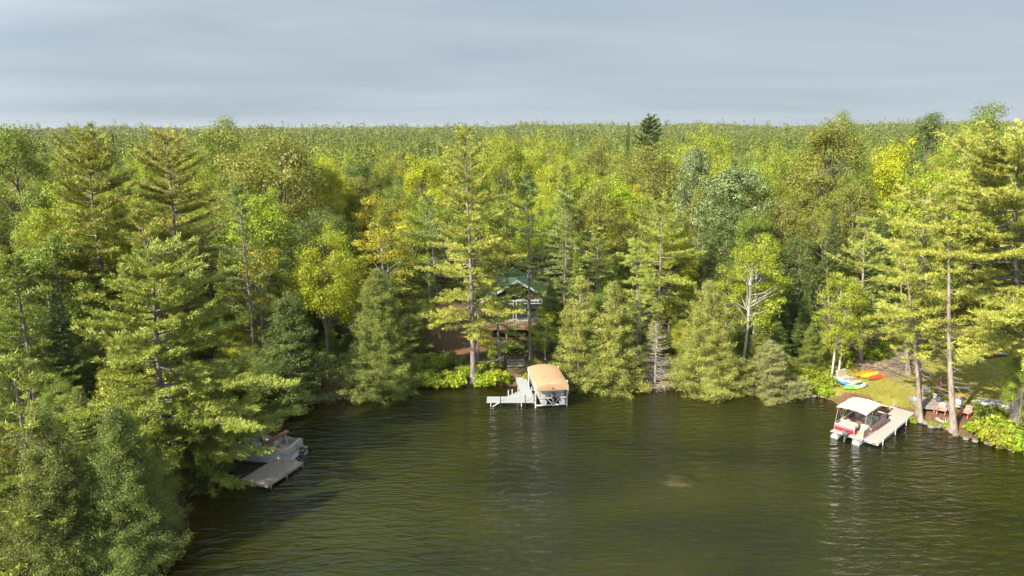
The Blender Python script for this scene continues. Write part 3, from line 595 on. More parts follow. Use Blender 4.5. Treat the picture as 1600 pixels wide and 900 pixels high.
# ---- the rest of the countable forest
def forest():
    rng = random.Random(8); cells = []
    s = 6.3
    for ix in range(-32, 36):
        for iy in range(9, 33):
            cells.append((ix*s + rng.uniform(-.42, .42)*s, iy*s + rng.uniform(-.42, .42)*s))
    X = np.array([c[0] for c in cells]); Y = np.array([c[1] for c in cells]); d = sdist(X, Y); g = ground(X, Y)
    yd = sdist(X, Y, cabin_yard); ld = sdist(X, Y, lawn_poly); n = 0; cnt = {}
    where = lambda px: 'left' if px < 430 else 'left centre' if px < 700 else 'centre' if px < 980 else 'right centre' if px < 1280 else 'right'
    cn = {'green':'mid green','ygreen':'yellow-green','olive':'olive','dark':'dark green','yellow':'bright yellow','lime':'lime green','gold':'golden','pine':'green','pyel':'yellowish','pblue':'blue-green','firc':'dark'}
    order = sorted(range(len(cells)), key=lambda i: Y[i])
    for i in order:
        x, y = X[i], Y[i]
        if d[i] < 4.5 or yd[i] < 2 or ld[i] < 2.5 or math.hypot(x, y) > 166: continue
        px, py = proj(x, y, g[i]+14)
        if px < -90 or px > 1690: continue
        if (x-cab_c[0])**2 + (y-cab_c[1])**2 < 7.5**2: continue
        if any((x-a)**2 + (y-b)**2 < (2.4+.18*r)**2 for a, b, r in taken): continue
        taken.append((x, y, 2)); u = rng.random(); near = y < 92
        hmax = CAM_H - g[i] - (4.0 if y < 120 else 3.0 if y < 160 else 2.2)+ (2 if abs(px-800) > 600 else 0)
        if u < (.60 if near else .74):
            c = rng.choice(['green']*4+['ygreen']*6+['olive']*5+['dark']*3+['yellow']+['lime']*2+['gold']); p = rng.choice(BR); k = T; h = rng.uniform(.74, 1.04)*min(17.5, hmax); r = rng.uniform(2.8, 4.3); w = 'broadleaf tree'
        elif u < (.70 if near else .80):
            c = rng.choice(['ygreen','lime','olive']); p = rng.choice(BI); k = 'birch'; h = rng.uniform(.7, .95)*min(16, hmax); r = rng.uniform(2.2, 3); w = 'light-barked birch'
        elif u < (.84 if near else .90):
            c = rng.choice(['pine','pyel','pblue']); p = rng.choice(PI); k = W; h = rng.uniform(.85, 1.04)*min(19, hmax); r = rng.uniform(2.8, 3.9); w = 'feathery pine'
        else:
            c = rng.choice(['firc','dark','green']); p = rng.choice(FI); k = 'fir'; h = rng.uniform(.6, .95)*min(17, hmax); r = rng.uniform(1.6, 2.4); w = 'pointed fir'
        dist = 'just behind the shore trees' if y < 90 else 'in the middle of the forest' if y < 135 else 'far back in the forest'
        v = rng.uniform(.82, 1.15); cc = tuple(min(q*v*rng.uniform(.93, 1.07), .6) for q in G[c])
        lb = f'{cn.get(c, c)} {w} {dist}, {where(px)} of the view'
        plant(k, p, x, y, h, r, cc, lb, 'tree', group=lb.replace(' of the view', ''), z=g[i]); n += 1; cnt[k] = cnt.get(k, 0)+1
    print('forest individuals', n, cnt)
cab_c = at_depth(800, 500, 82)[:2]
forest()
def understory():
    rng = random.Random(19); n = 0
    for i in range(1500):
        x = rng.uniform(-62, 75); y = rng.uniform(30, 96); p = np.array([x]), np.array([y]); d = sdist(*p)[0]
        if d < .9 or d > 20 or sdist(*p, lawn_poly)[0] < .8 or sdist(*p, cabin_yard)[0] < .8 or (x-cab_c[0])**2 + (y-cab_c[1])**2 < 50: continue
        px, py = proj(x, y, 2)
        if px < -60 or px > 1660 or (490 < px < 560 and d < 4) or (612 < px < 735 and d < 7): continue
        if any((x-a)**2 + (y-b)**2 < 1.3**2 for a, b, r in taken): continue
        if any((x-a)**2 + (y-b)**2 < 2.5**2 for a, b in young): continue
        young.append((x, y)); n += 1; k = rng.random(); side = 'left bank' if px < 430 else 'beach' if px < 640 else 'boat lift' if px < 1000 else 'leaning birch' if px < 1300 else 'right lawn'
        deep = 'at the water edge' if d < 3 else 'under the taller trees'
        if k < .35: plant('young_cedar', rng.choice(CE), x, y, rng.uniform(2.5, 6), rng.uniform(1.1, 1.9), [q*rng.uniform(.8, 1.15) for q in G[rng.choice(['cedar', 'green', 'cedlt'])]], f'young cedar {deep} near the {side}', group=f'young cedars {deep} near the {side}')
        elif k < .55: plant('young_fir', rng.choice(FI), x, y, rng.uniform(2.5, 6.5), rng.uniform(1.0, 1.6), G[rng.choice(['firc', 'green', 'pine'])], f'young fir {deep} near the {side}', group=f'young firs {deep} near the {side}')
        else: plant('young_broadleaf_tree', rng.choice(BR+BI), x, y, rng.uniform(3.5, 8), rng.uniform(1.3, 2.3), [q*rng.uniform(.85, 1.15) for q in G[rng.choice(['green', 'ygreen', 'olive', 'ygreen'])]], f'young leafy tree {deep} near the {side}', group=f'young leafy trees {deep} near the {side}')
    print('understory', n)
young = []
understory()

# ---- far wood that reads as one mass
def far_wood():
    rng = np.random.default_rng(77); V = []; Fc = []; tint = []; nv = 0
    bases = np.array([G[k] for k in ['green','ygreen','olive','dark','pine','olive','green','firc','ygreen','lime','gold','pine']])
    for r0, r1, area, nq, size in [(40, 163, 30, 620, .30), (163, 330, 38, 420, .44), (330, 560, 52, 210, .70), (560, 1000, 74, 120, 1.0), (1000, 2600, 170, 50, 1.9)]:
        A = (r1*r1-r0*r0)*(1.15 if r0 < 500 else .95); n = int(A/area); th = rng.uniform(-1.15, 1.15, n) if r0 < 500 else rng.uniform(-.95, .95, n); r = np.sqrt(rng.uniform(r0*r0, r1*r1, n))
        x = r*np.sin(th); y = r*np.cos(th)
        if r0 < 100:            # woods flanking the view on both sides
            zc = y*cp + 12*sp_; px = 800 + F*x/zc; k = ((px < -110) | (px > 1710)) & (sdist(x, y) > 2.5) & (y > 12); x, y, r, th = x[k], y[k], r[k], th[k]; n = len(x)
        z = ground(x, y)
        conif = rng.random(n) < (.25 if r0 < 300 else .13)
        field = 2.2*np.sin(x*.021+.4)*np.cos(y*.017) + 1.6*np.sin(x*.053+2)*np.sin(y*.041+1) + (3.0*np.sin(x*.0093+1)*np.sin(y*.006) if r0 > 500 else 0) + (5*np.sin(x*.0137+2)*np.cos(y*.004) + 3.5*np.sin(x*.031) if r0 > 900 else 0)
        h = np.where(conif, rng.uniform(12, 19.5, n), rng.uniform(11, 17.5, n)); rad = np.where(conif, rng.uniform(1.9, 2.8, n), rng.uniform(2.6, 5.8, n))*(1.35 if r0 > 900 else 1.1 if r0 > 500 else 1)
        h = h + field; hi = rng.random(n) < .03; h = np.where(hi, h+rng.uniform(1, 3, n)*(1 if r0 < 500 else 3.6 if r0 < 900 else 5.5), h)
        d = norm(rng.normal(size=(n, nq, 3))); d[..., 2] = np.where(d[..., 2] < -.2, -d[..., 2], d[..., 2])
        lump = 1 + .22*np.sin(d[..., 0]*4 + x[:, None]) * np.cos(d[..., 1]*4 + y[:, None]) + .12*np.sin(d[..., 2]*9 + x[:, None])
        t = rng.random((n, nq))
        a = np.arctan2(d[..., 1], d[..., 0])
        Pb = d*(lump*rng.uniform(.75, 1.05, (n, nq)))[..., None]*np.stack([rad, rad, h*.33], -1)[:, None]; Pb[..., 2] += (h*.68)[:, None]
        rc = rad[:, None]*(1-t)*rng.uniform(.6, 1.1, (n, nq)) + .1; Pc = np.stack([np.cos(a)*rc, np.sin(a)*rc, h[:, None]*(.2+.8*t)], -1)
        P = np.where(conif[:, None, None], Pc, Pb) + np.stack([x, y, z], -1)[:, None]
        N_ = norm(d + rng.normal(size=d.shape)*.28 + [0, 0, .3])
        v, f = leaf_quads(P.reshape(-1, 3), N_.reshape(-1, 3), np.repeat(rng.uniform(.8, 1.2, n), nq)*rng.uniform(.6, 1.2, n*nq)*size, rng, .95)
        V.append(v); Fc.append(f+nv); nv += len(v)
        c = bases[rng.integers(0, len(bases), n)]*rng.uniform(.62, .92, (n, 1)); c = c*.7 + np.array([.105, .14, .034])*.3 if r0 < 300 else c*.4 + np.array([.082, .106, .026])*.6; c = np.where(conif[:, None], c*[.75, .85, .9], c); tint.append(np.repeat(c, nq, 0))
        print('far', n, n*nq)
    me = fast_mesh('forest', np.concatenate(V), np.concatenate(Fc), M['far_leaf'], tint=np.concatenate(tint))
    setp(link('forest', me), 'distant mixed green forest rolling back to the horizon behind the lake shore', 'forest', kind='stuff')
far_wood()

def haze():
    m, N, L = newmat('haze air'); out = N.new('ShaderNodeOutputMaterial'); v = N.new('ShaderNodeVolumePrincipled'); v.inputs['Color'].default_value = (.93, .96, 1, 1); v.inputs['Density'].default_value = .00003; v.inputs['Anisotropy'].default_value = 0
    L.new(v.outputs[0], out.inputs['Volume'])
    V = [(x, y, z) for x in (-5200, 5200) for y in (-2700, 7300) for z in (-6, 75)]
    me = bpy.data.meshes.new('haze'); me.from_pydata(V, [], [(0,1,3,2),(4,6,7,5),(0,4,5,1),(2,3,7,6),(0,2,6,4),(1,5,7,3)]); me.materials.append(m)
    setp(link('haze', me), 'thin pale blue summer haze over the whole forest and lake', 'haze', kind='stuff')
haze()
# ---------------------------------------------------------------- object materials
P = {}
P['alu'] = pmat('aluminium', (.40,.41,.42), .42, .55, .08, 4); P['alu_dull'] = pmat('weathered aluminium', (.27,.27,.265), .65, .1, .15, 5)
P['white'] = pmat('white gelcoat', (.32,.31,.30), .45, 0, .05, 3); P['offwhite'] = pmat('cream vinyl', (.30,.26,.21), .65, 0, .10, 5)
P['red'] = pmat('red panel', (.34,.010,.022), .3, 0, .06, 3); P['maroon'] = pmat('maroon stripe', (.20,.015,.03), .35, 0, .08, 3)
P['canvas_white'] = pmat('pale canvas', (.31,.29,.26), .9, 0, .07, 3, bump=.01); P['canvas_tan'] = pmat('tan canvas', (.27,.175,.098), .9, 0, .10, 1.6, bump=.02, bscale=3, dirt=(.30,.16,.08))
P['carpet'] = pmat('boat carpet', (.33,.27,.22), .95, 0, .12, 8); P['black'] = pmat('black plastic', (.018,.019,.024), .35, 0, .1, 5)
P['darkgrey'] = pmat('dark grey plastic', (.06,.065,.08), .45, 0, .1, 5); P['navy'] = pmat('navy rubber', (.02,.02,.09), .5, 0, .1, 5)
P['deck_tan'] = pmat('tan dock boards', (.25,.235,.21), .8, 0, .12, 6, stretch=(1,4,1)); P['deck_grey'] = pmat('grey dock boards', (.225,.24,.245), .8, 0, .16, 5, stretch=(1,4,1), dirt=(.18,.19,.19))
P['old_wood'] = pmat('weathered wood', (.19,.16,.13), .9, 0, .22, 7, stretch=(1,5,1)); P['brown_wood'] = pmat('brown stained wood', (.15,.075,.04), .8, 0, .2, 6, stretch=(1,4,1))
P['log_wall'] = pmat('dark cabin siding', (.055,.035,.025), .85, 0, .2, 4, stretch=(1,1,6)); P['roof_green'] = pmat('green metal roof', (.03,.062,.048), .4, .1, .15, 2, stretch=(6,1,1))
P['trim'] = pmat('pale green-grey trim', (.27,.31,.295), .6, 0, .08, 4); P['brown_cover'] = pmat('folded brown cover', (.22,.12,.07), .9, 0, .25, 7, bump=.03, bscale=6)
P['pink'] = pmat('faded pink paint', (.50,.19,.17), .75, 0, .12, 5); P['blue'] = pmat('blue plastic', (.02,.16,.42), .4, 0, .1, 4); P['teal'] = pmat('teal fabric', (.10,.42,.38), .7, 0, .1, 5)
P['orange'] = pmat('orange plastic', (.75,.17,.02), .4, 0, .08, 4); P['yellow'] = pmat('yellow plastic', (.78,.50,.03), .4, 0, .08, 4); P['redp'] = pmat('red plastic', (.66,.05,.03), .4, 0, .08, 4)
P['greenp'] = pmat('green plastic', (.12,.62,.10), .4, 0, .08, 4); P['limep'] = pmat('lime plastic', (.55,.72,.10), .4, 0, .08, 4)
P['rock'] = pmat('grey shore rock', (.13,.12,.10), .9, 0, .3, 3, bump=.05, bscale=6); P['rock_sub'] = pmat('silty boulder', (.36,.40,.36), .95, 0, .35, 1.3, bump=.05, bscale=3, dirt=(.10,.08,.04))
P['umbrella'] = pmat('faded maroon fabric', (.17,.07,.055), .9, 0, .15, 6); P['glass'] = pmat('dark window glass', (.02,.028,.03), .06, 0, .1, 1); P['glass'].node_tree.nodes
P['steel'] = pmat('galvanised post', (.50,.50,.50), .5, .3, .1, 6)

from mathutils import Vector, Matrix
class MB:
    def __init__(s): s.v = []; s.f = []
    def _add(s, V, F_): n = len(s.v); s.v += [tuple(p) for p in V]; s.f += [tuple(i+n for i in f) for f in F_]; return s
    def box(s, c, d, rz=0, rx=0, ry=0, ch=None):
        R = Matrix.Rotation(rz, 3, 'Z') @ Matrix.Rotation(ry, 3, 'Y') @ Matrix.Rotation(rx, 3, 'X'); c = Vector(c)
        ch = min(d)*.12 if ch is None else ch
        x, y, z = [q/2 for q in d]; V = []
        # chamfered box: 24 corners
        import itertools
        for sx, sy, sz in itertools.product((-1, 1), repeat=3):
            V += [c + R @ Vector((sx*(x-ch), sy*(y-ch), sz*z)), c + R @ Vector((sx*(x-ch), sy*y, sz*(z-ch))), c + R @ Vector((sx*x, sy*(y-ch), sz*(z-ch)))]
        idx = lambda sx, sy, sz, k: ((sx > 0)*4 + (sy > 0)*2 + (sz > 0))*3 + k
        F_ = []
        for s_ in (-1, 1):
            F_.append([idx(-1,-1,s_,0), idx(1,-1,s_,0), idx(1,1,s_,0), idx(-1,1,s_,0)]); F_.append([idx(-1,s_,-1,1), idx(1,s_,-1,1), idx(1,s_,1,1), idx(-1,s_,1,1)]); F_.append([idx(s_,-1,-1,2), idx(s_,1,-1,2), idx(s_,1,1,2), idx(s_,-1,1,2)])
            for t_ in (-1, 1):
                F_.append([idx(-1,s_,t_,0), idx(1,s_,t_,0), idx(1,s_,t_,1), idx(-1,s_,t_,1)]); F_.append([idx(s_,-1,t_,0), idx(s_,1,t_,0), idx(s_,1,t_,2), idx(s_,-1,t_,2)]); F_.append([idx(s_,t_,-1,1), idx(s_,t_,1,1), idx(s_,t_,1,2), idx(s_,t_,-1,2)])
        for a, b, c_ in itertools.product((-1, 1), repeat=3): F_.append([idx(a,b,c_,0), idx(a,b,c_,1), idx(a,b,c_,2)])
        return s._add(V, F_)
    def tube(s, pts, r, n=8, cap=True):
        pts = np.asarray(pts, float); rad = np.broadcast_to(np.asarray(r, float), (len(pts),)); T = norm(np.gradient(pts, axis=0))
        V = []; F_ = []
        for i, p in enumerate(pts):
            ref = np.array([0, 0, 1.]) if abs(T[i][2]) < .9 else np.array([1., 0, 0]); U = norm(np.cross(T[i], ref)); W = np.cross(T[i], U)
            V += [p + rad[i]*(math.cos(k*2*math.pi/n)*U + math.sin(k*2*math.pi/n)*W) for k in range(n)]
        for i in range(len(pts)-1): F_ += [[i*n+k, i*n+(k+1) % n, (i+1)*n+(k+1) % n, (i+1)*n+k] for k in range(n)]
        if cap: F_ += [list(range(n))[::-1], [(len(pts)-1)*n+k for k in range(n)]]
        return s._add(V, F_)
    def loft(s, rings, cap=True, close=True):
        n = len(rings[0]); V = [p for r in rings for p in r]; F_ = []; m = n if close else n-1
        for i in range(len(rings)-1): F_ += [[i*n+k, i*n+(k+1) % n, (i+1)*n+(k+1) % n, (i+1)*n+k] for k in range(m)]
        if cap: F_ += [list(range(n))[::-1], [(len(rings)-1)*n+k for k in range(n)]]
        return s._add(V, F_)
    def prism(s, poly, z0, z1):
        n = len(poly); V = [(x, y, z0) for x, y in poly] + [(x, y, z1) for x, y in poly]
        return s._add(V, [list(range(n))[::-1], list(range(n, 2*n))] + [[k, (k+1) % n, (k+1) % n+n, k+n] for k in range(n)])
    def build(s, name, mat, parent=None, smooth=False, loc=None):
        me = bpy.data.meshes.new(name); me.from_pydata(s.v, [], s.f); me.update()
        import bmesh
        bm = bmesh.new(); bm.from_mesh(me); bmesh.ops.recalc_face_normals(bm, faces=bm.faces); bm.to_mesh(me); bm.free()
        if smooth:
            for p in me.polygons: p.use_smooth = True
            try: me.set_sharp_from_angle(angle=R_(40))
            except Exception: pass
        me.materials.append(mat); o = link(name, me, parent)
        if loc is not None: o.location = loc
        return o
def thing(name, label, cat, loc=(0,0,0), rz=0, group=None, tilt=(0,0)):
    e = bpy.data.objects.new(name, None); col.objects.link(e); e.location = tuple(float(q) for q in loc); e.empty_display_size = .3
    e.rotation_euler = (Matrix.Rotation(rz, 3, 'Z') @ Matrix.Rotation(tilt[0], 3, 'X') @ Matrix.Rotation(tilt[1], 3, 'Y')).to_euler()
    return setp(e, label, cat, group)
def solo(o, label, cat, group=None): return setp(o, label, cat, group)
def gp(px, py, dz=0): g = on_ground(px, py); return (g[0], g[1], g[2]+dz)

# ---------------------------------------------------------------- pontoon boats (bow to +X, z=0 at the waterline)
def pontoon_tubes(t, L=6.3, sep=.88, r=.31, z=.06):
    for s in (-1, 1):
        pts = [(-L/2, s*sep, z), (-L/2+.02, s*sep, z), (L/2-1.0, s*sep, z), (L/2-.55, s*sep, z+.03), (L/2-.2, s*sep, z+.10), (L/2+.02, s*sep, z+.2)]
        MB().tube(pts, [r*.96, r, r, r*.82, r*.5, r*.06], 16).build('pontoon', P['alu'], t, True)
def outboard(t, x, col_, z=0):
    o = MB(); rings = []
    for dz, sx, sy, ox in [(.0,.13,.12,0), (.10,.24,.17,-.02), (.28,.28,.19,-.03), (.42,.25,.17,-.03), (.50,.15,.10,-.02)]:
        rings.append([(x-.2+ox+sx*math.copysign(abs(math.cos(a))**.6, math.cos(a)), sy*math.copysign(abs(math.sin(a))**.6, math.sin(a)), z+.52+dz) for a in np.linspace(0, 2*math.pi, 16, endpoint=False)])
    c = o.loft(rings).build('outboard_motor', col_, t, True)
    MB().box((x-.2,0,z+.22), (.2,.12,.72)).box((x-.24,0,z-.12), (.46,.22,.03)).box((x-.02,0,z+.4), (.3,.22,.3)).build('motor_leg', P['darkgrey'], c)
    MB().box((x-.235,0,z+.80), (.45,.385,.05)).build('motor_stripe', P['white'], c)
    return c
def seat_bench(t, x0, x1, y0, y1, back, mat=None):
    mat = mat or P['offwhite']; cx, cy, w, d = (x0+x1)/2, (y0+y1)/2, abs(x1-x0), abs(y1-y0)
    m = MB().box((cx, cy, .66), (w, d, .30), ch=.03).box((cx, cy, .86), (w-.04, d-.04, .12), ch=.05)
    b = .16
    if back == 'x-': m.box((x0+b/2, cy, 1.06), (b, d, .38), ch=.05)
    if back == 'x+': m.box((x1-b/2, cy, 1.06), (b, d, .38), ch=.05)
    if back == 'y-': m.box((cx, y0+b/2, 1.06), (w, b, .38), ch=.05)
    if back == 'y+': m.box((cx, y1-b/2, 1.06), (w, b, .38), ch=.05)
    return m.build('bench_seat', mat, t)
def helm(t, x, y):
    c = MB().box((x, y, .88), (.55, .62, .72), ch=.06).box((x+.18, y, 1.26), (.24, .6, .12), ry=-.5).build('helm_console', P['offwhite'], t)
    w = MB(); a = np.linspace(0, 2*math.pi, 15); w.tube([(x-.34+.08*math.sin(q), y+.17*math.cos(q), 1.12+.15*math.sin(q)) for q in a], .018, 6).box((x-.32, y, 1.12), (.03, .30, .03)).box((x-.3, y, 1.12), (.12, .04, .04)).build('steering_wheel', P['black'], c)
    MB().box((x+.22, y, 1.40), (.03, .5, .22), ry=-.4).build('windscreen', P['darkgrey'], c)
    s = MB().box((x-.85, y, .92), (.5, .5, .16), ch=.05).box((x-1.08, y, 1.22), (.14, .5, .55), ch=.05, ry=-.1).tube([(x-.85, y, .5), (x-.85, y, .88)], .06, 8).box((x-.85, y-.29, 1.08), (.4, .07, .08)).box((x-.85, y+.29, 1.08), (.4, .07, .08)).build('captain_chair', P['offwhite'], t)
def fence(t, runs, h0, h1, panel, stripes, rail=True):
    """runs: list of (x0,y0,x1,y1,has_panel)"""
    for x0, y0, x1, y1, pm in runs:
        L = math.hypot(x1-x0, y1-y0); a = math.atan2(y1-y0, x1-x0); cx, cy = (x0+x1)/2, (y0+y1)/2
        if pm:
            pn = MB().box((cx, cy, (h0+h1)/2-.02), (L-.04, .03, h1-h0-.06), rz=a, ch=.004).build('side_panel', panel, t)
            for z0, z1, mt in stripes: MB().box((cx, cy, (z0+z1)/2), (L-.10, .036, z1-z0), rz=a, ch=.002).build('stripe', mt, pn)
        m = MB().tube([(x0, y0, h1), (x1, y1, h1)], .022, 6).tube([(x0, y0, h0), (x1, y1, h0)], .018, 6)
        if not pm: m.tube([(x0, y0, (h0+h1)/2), (x1, y1, (h0+h1)/2)], .014, 6)
        n = max(1, int(round(L/.9)))
        for i in range(n+1): u = i/n; m.tube([(x0+(x1-x0)*u, y0+(y1-y0)*u, h0-.05), (x0+(x1-x0)*u, y0+(y1-y0)*u, h1)], .018, 6)
        m.build('rail', P['alu'], t)
def curved_canopy(name, mat, parent, x0, x1, w, z, camber, drop, sag=.03, n=12, m=10, endrop=0, seed=0):
    """arched cloth: camber along x and across y, edges hang by drop; closed thickness"""
    rng = random.Random(seed); top = []; 
    for i in range(m+1):
        u = i/m; x = x0 + (x1-x0)*u; row = []
        for k in range(n+1):
            v = k/n*2-1; zz = z + camber*(1-abs(v)**2.4) + sag*math.sin(u*math.pi*3)*.5 - .10*(2*u-1)**4 + rng.uniform(-.012, .012)
            row.append((x, v*w/2, zz))
        row = [(x, -w/2-.02, z-drop+rng.uniform(-.02, .02))] + row + [(x, w/2+.02, z-drop+rng.uniform(-.02, .02))]; top.append(row)
    if endrop:
        top = [[(p[0]-.10, p[1], min(p[2], z-.02)-endrop) for p in top[0]]] + top + [[(p[0]+.10, p[1], min(p[2], z-.02)-endrop) for p in top[-1]]]
    th = .02; V = [p for r in top for p in r]; nn = len(top[0]); mm = len(top); c = Vector((0, 0, z-1.2)); V2 = [tuple(Vector(p) - (Vector(p)-Vector((p[0]*.9, 0, z-1.2))).normalized()*th) for p in V]
    F_ = []
    for i in range(mm-1):
        for k in range(nn-1):
            a, b, c_, d = i*nn+k, i*nn+k+1, (i+1)*nn+k+1, (i+1)*nn+k; F_ += [[a, b, c_, d], [a+nn*mm, d+nn*mm, c_+nn*mm, b+nn*mm]]
    per = [i for i in range(nn)] + [i*nn+nn-1 for i in range(1, mm)] + [(mm-1)*nn+k for k in range(nn-2, -1, -1)] + [i*nn for i in range(mm-2, 0, -1)]
    for a, b in zip(per, per[1:]+per[:1]): F_.append([a, b, b+nn*mm, a+nn*mm])
    o = MB(); o._add(V+V2, F_); return o.build(name, mat, parent, True)

def red_boat():
    t = thing('pontoon_boat', 'red and white pontoon boat under a pale canvas canopy, moored left of the right dock', 'boat', (30.2, 55.25, .02), R_(42))
    pontoon_tubes(t)
    d = MB().box((0,0,.44), (6.1,2.5,.06), ch=.01).box((0,1.26,.42), (6.1,.04,.14)).box((0,-1.26,.42), (6.1,.04,.14)).build('deck', P['alu'], t)
    for k in range(5): pass
    MB().box((.2,0,.478), (5.6,2.36,.012), ch=.002).build('carpet', P['carpet'], d)
    MB().box((-2.85,.0,.482), (.5,2.3,.02), ch=.004).build('swim_platform', P['deck_tan'], t)
    st = [(.56,.86,P['red']), (.91,1.0,P['maroon'])]
    fence(t, [(-2.55,1.18,-.4,1.18,1), (-.4,1.18,1.9,1.18,1), (-2.55,-1.18,-1.6,-1.18,1), (-.9,-1.18,.9,-1.18,1), (.9,-1.18,2.2,-1.18,1), (1.9,1.18,2.75,.85,1), (2.2,-1.18,2.75,-.85,1), (2.75,.85,2.75,.35,1), (2.75,-.85,2.75,-.35,1)], .52, 1.12, P['white'], st)
    # closed stern of white moulding with wide red band
    s = MB().box((-2.55,.35,.80), (.10,1.66,.62), ch=.03).build('stern_panel', P['white'], t)
    MB().box((-2.555,.35,.72), (.108,1.6,.34), ch=.002).build('stripe', P['red'], s); MB().box((-2.555,.35,.98), (.108,1.6,.08), ch=.002).build('stripe', P['maroon'], s)
    MB().box((-2.555,.20,.64), (.118,.62,.035), ch=.002).build('stripe', P['white'], s)
    MB().box((-2.05,.40,.92), (.9,1.45,.30), ch=.10).box((-1.62,.40,1.12), (.16,1.4,.24), ch=.06).build('sun_pad', P['offwhite'], t)
    seat_bench(t, -1.5, -.2, .72, 1.14, 'y+'); seat_bench(t, 1.2, 2.6, .62, 1.12, 'y+'); seat_bench(t, 1.4, 2.6, -1.12, -.62, 'y-'); seat_bench(t, -1.5, -1.0, -1.12, -.5, 'x-')
    for s_ in (1, -1): MB().box((1.95, s_*.93, 1.14), (1.1, .10, .16), ch=.03).build('seat_trim', P['red'], t)
    MB().box((-.75,-.12,1.06), (.9,.5,.035)).tube([(-.75,-.12,.5), (-.75,-.12,1.04)], .04, 8).build('table', P['brown_wood'], t)
    helm(t, .75, -.72)
    outboard(t, -3.0, P['darkgrey'])
    l = MB()
    for y in (-.95, -.62): l.tube([(-3.08,y,.65), (-3.14,y,.5), (-3.2,y,-.3)], .02, 6)
    for z in (.42, .2, 0): l.box((-3.16,-.785,z), (.06,.33,.03))
    l.build('boarding_ladder', P['alu'], t)
    f = MB()
    for s_ in (1, -1):
        y = 1.16*s_
        for xa, xb in [(-1.2,-2.25), (-1.2,-.9), (-1.2,.65)]: f.tube([(xa,y,1.12), (xb,y,2.56)], .018, 6)
        f.tube([(-2.25,y,2.56), (.65,y,2.56)], .014, 6).tube([(-2.25,y,2.5), (-2.5,y,1.12)], .016, 6)
    for x in (-2.25,-.9,.65): f.tube([(x,-1.16,2.56), (x,-.6,2.67), (x,0,2.70), (x,.6,2.67), (x,1.16,2.56)], .018, 6)
    f.build('canopy_frame', P['alu'], t)
    curved_canopy('canopy', P['canvas_white'], t, -2.5, .75, 2.42, 2.59, .15, .07, seed=3)
    # name plate style squiggle on the stern band is a plain pale bar in the photograph
red_boat()

def grey_boat(name, label, loc, rz, old=False):
    t = thing(name, label, 'boat', loc, rz); pontoon_tubes(t, 6.0, .86, .30)
    d = MB().box((0,0,.44), (5.9,2.4,.06), ch=.01).box((0,1.21,.42), (5.9,.04,.14)).box((0,-1.21,.42), (5.9,.04,.14)).build('deck', P['alu_dull'], t)
    MB().box((.1,0,.478), (5.5,2.3,.012), ch=.002).build('carpet', P['carpet'], d)
    pn = P['alu_dull']
    fence(t, [(-2.6,1.15,.2,1.15,1), (.2,1.15,2.3,1.15,1), (-2.6,-1.15,-.5,-1.15,1), (.3,-1.15,2.3,-1.15,1), (2.3,1.15,2.75,.7,0), (2.3,-1.15,2.75,-.7,0), (-2.6,1.15,-2.6,.35,1), (-2.6,-.35,-2.6,-1.15,1)], .52, 1.12, pn, [(.78,.82,P['darkgrey']), (.93,.97,P['white'])])
    seat_bench(t, -2.5, -1.9, -1.1, 1.1, 'x-'); seat_bench(t, -1.8, -.4, .6, 1.1, 'y+'); seat_bench(t, .9, 2.5, .62, 1.1, 'y+'); seat_bench(t, 1.0, 2.5, -1.1, -.62, 'y-')
    helm(t, .2, -.68); outboard(t, -2.95, P['black'])
    v = MB()
    for s_ in (-1, 1): v.tube([(-2.95,s_*.55,.40), (-3.05,s_*.12,-.05)], .035, 6)
    v.tube([(-3.05,0,-.05), (-3.08,0,-.3)], .05, 6).build('motor_brace', P['alu'], t)
    return t
gb = grey_boat('pontoon_boat', 'old grey pontoon boat with cream seats and folded brown cover, moored under the leaning pine', (-19.65, 50.55, .02), R_(169), True)
# folded cover on its raised bow-and-struts frame
b = MB(); pts = [(-.2,.2,1.15), (-.8,.22,1.55), (-1.5,.24,1.98), (-2.15,.25,2.38)]
cv = b.tube(pts, [.13,.18,.17,.12], 10).build('folded_canopy', P['brown_cover'], gb, True)
MB().tube([(-1.9,.25,2.15), (-2.1,.25,1.12)], .025, 6).tube([(-1.75,.3,2.1), (-2.55,.55,2.0)], .02, 6).tube([(-.9,.25,1.5), (-.9,.3,1.1)], .025, 6).build('canopy_frame', P['white'], gb)
MB().box((-.6,-.1,.95), (.9,.7,.5), rx=.2, ry=.25, ch=.15).box((.6,.2,.9), (.7,.6,.4), rz=.5, ch=.12).build('crumpled_cover', P['offwhite'], gb)

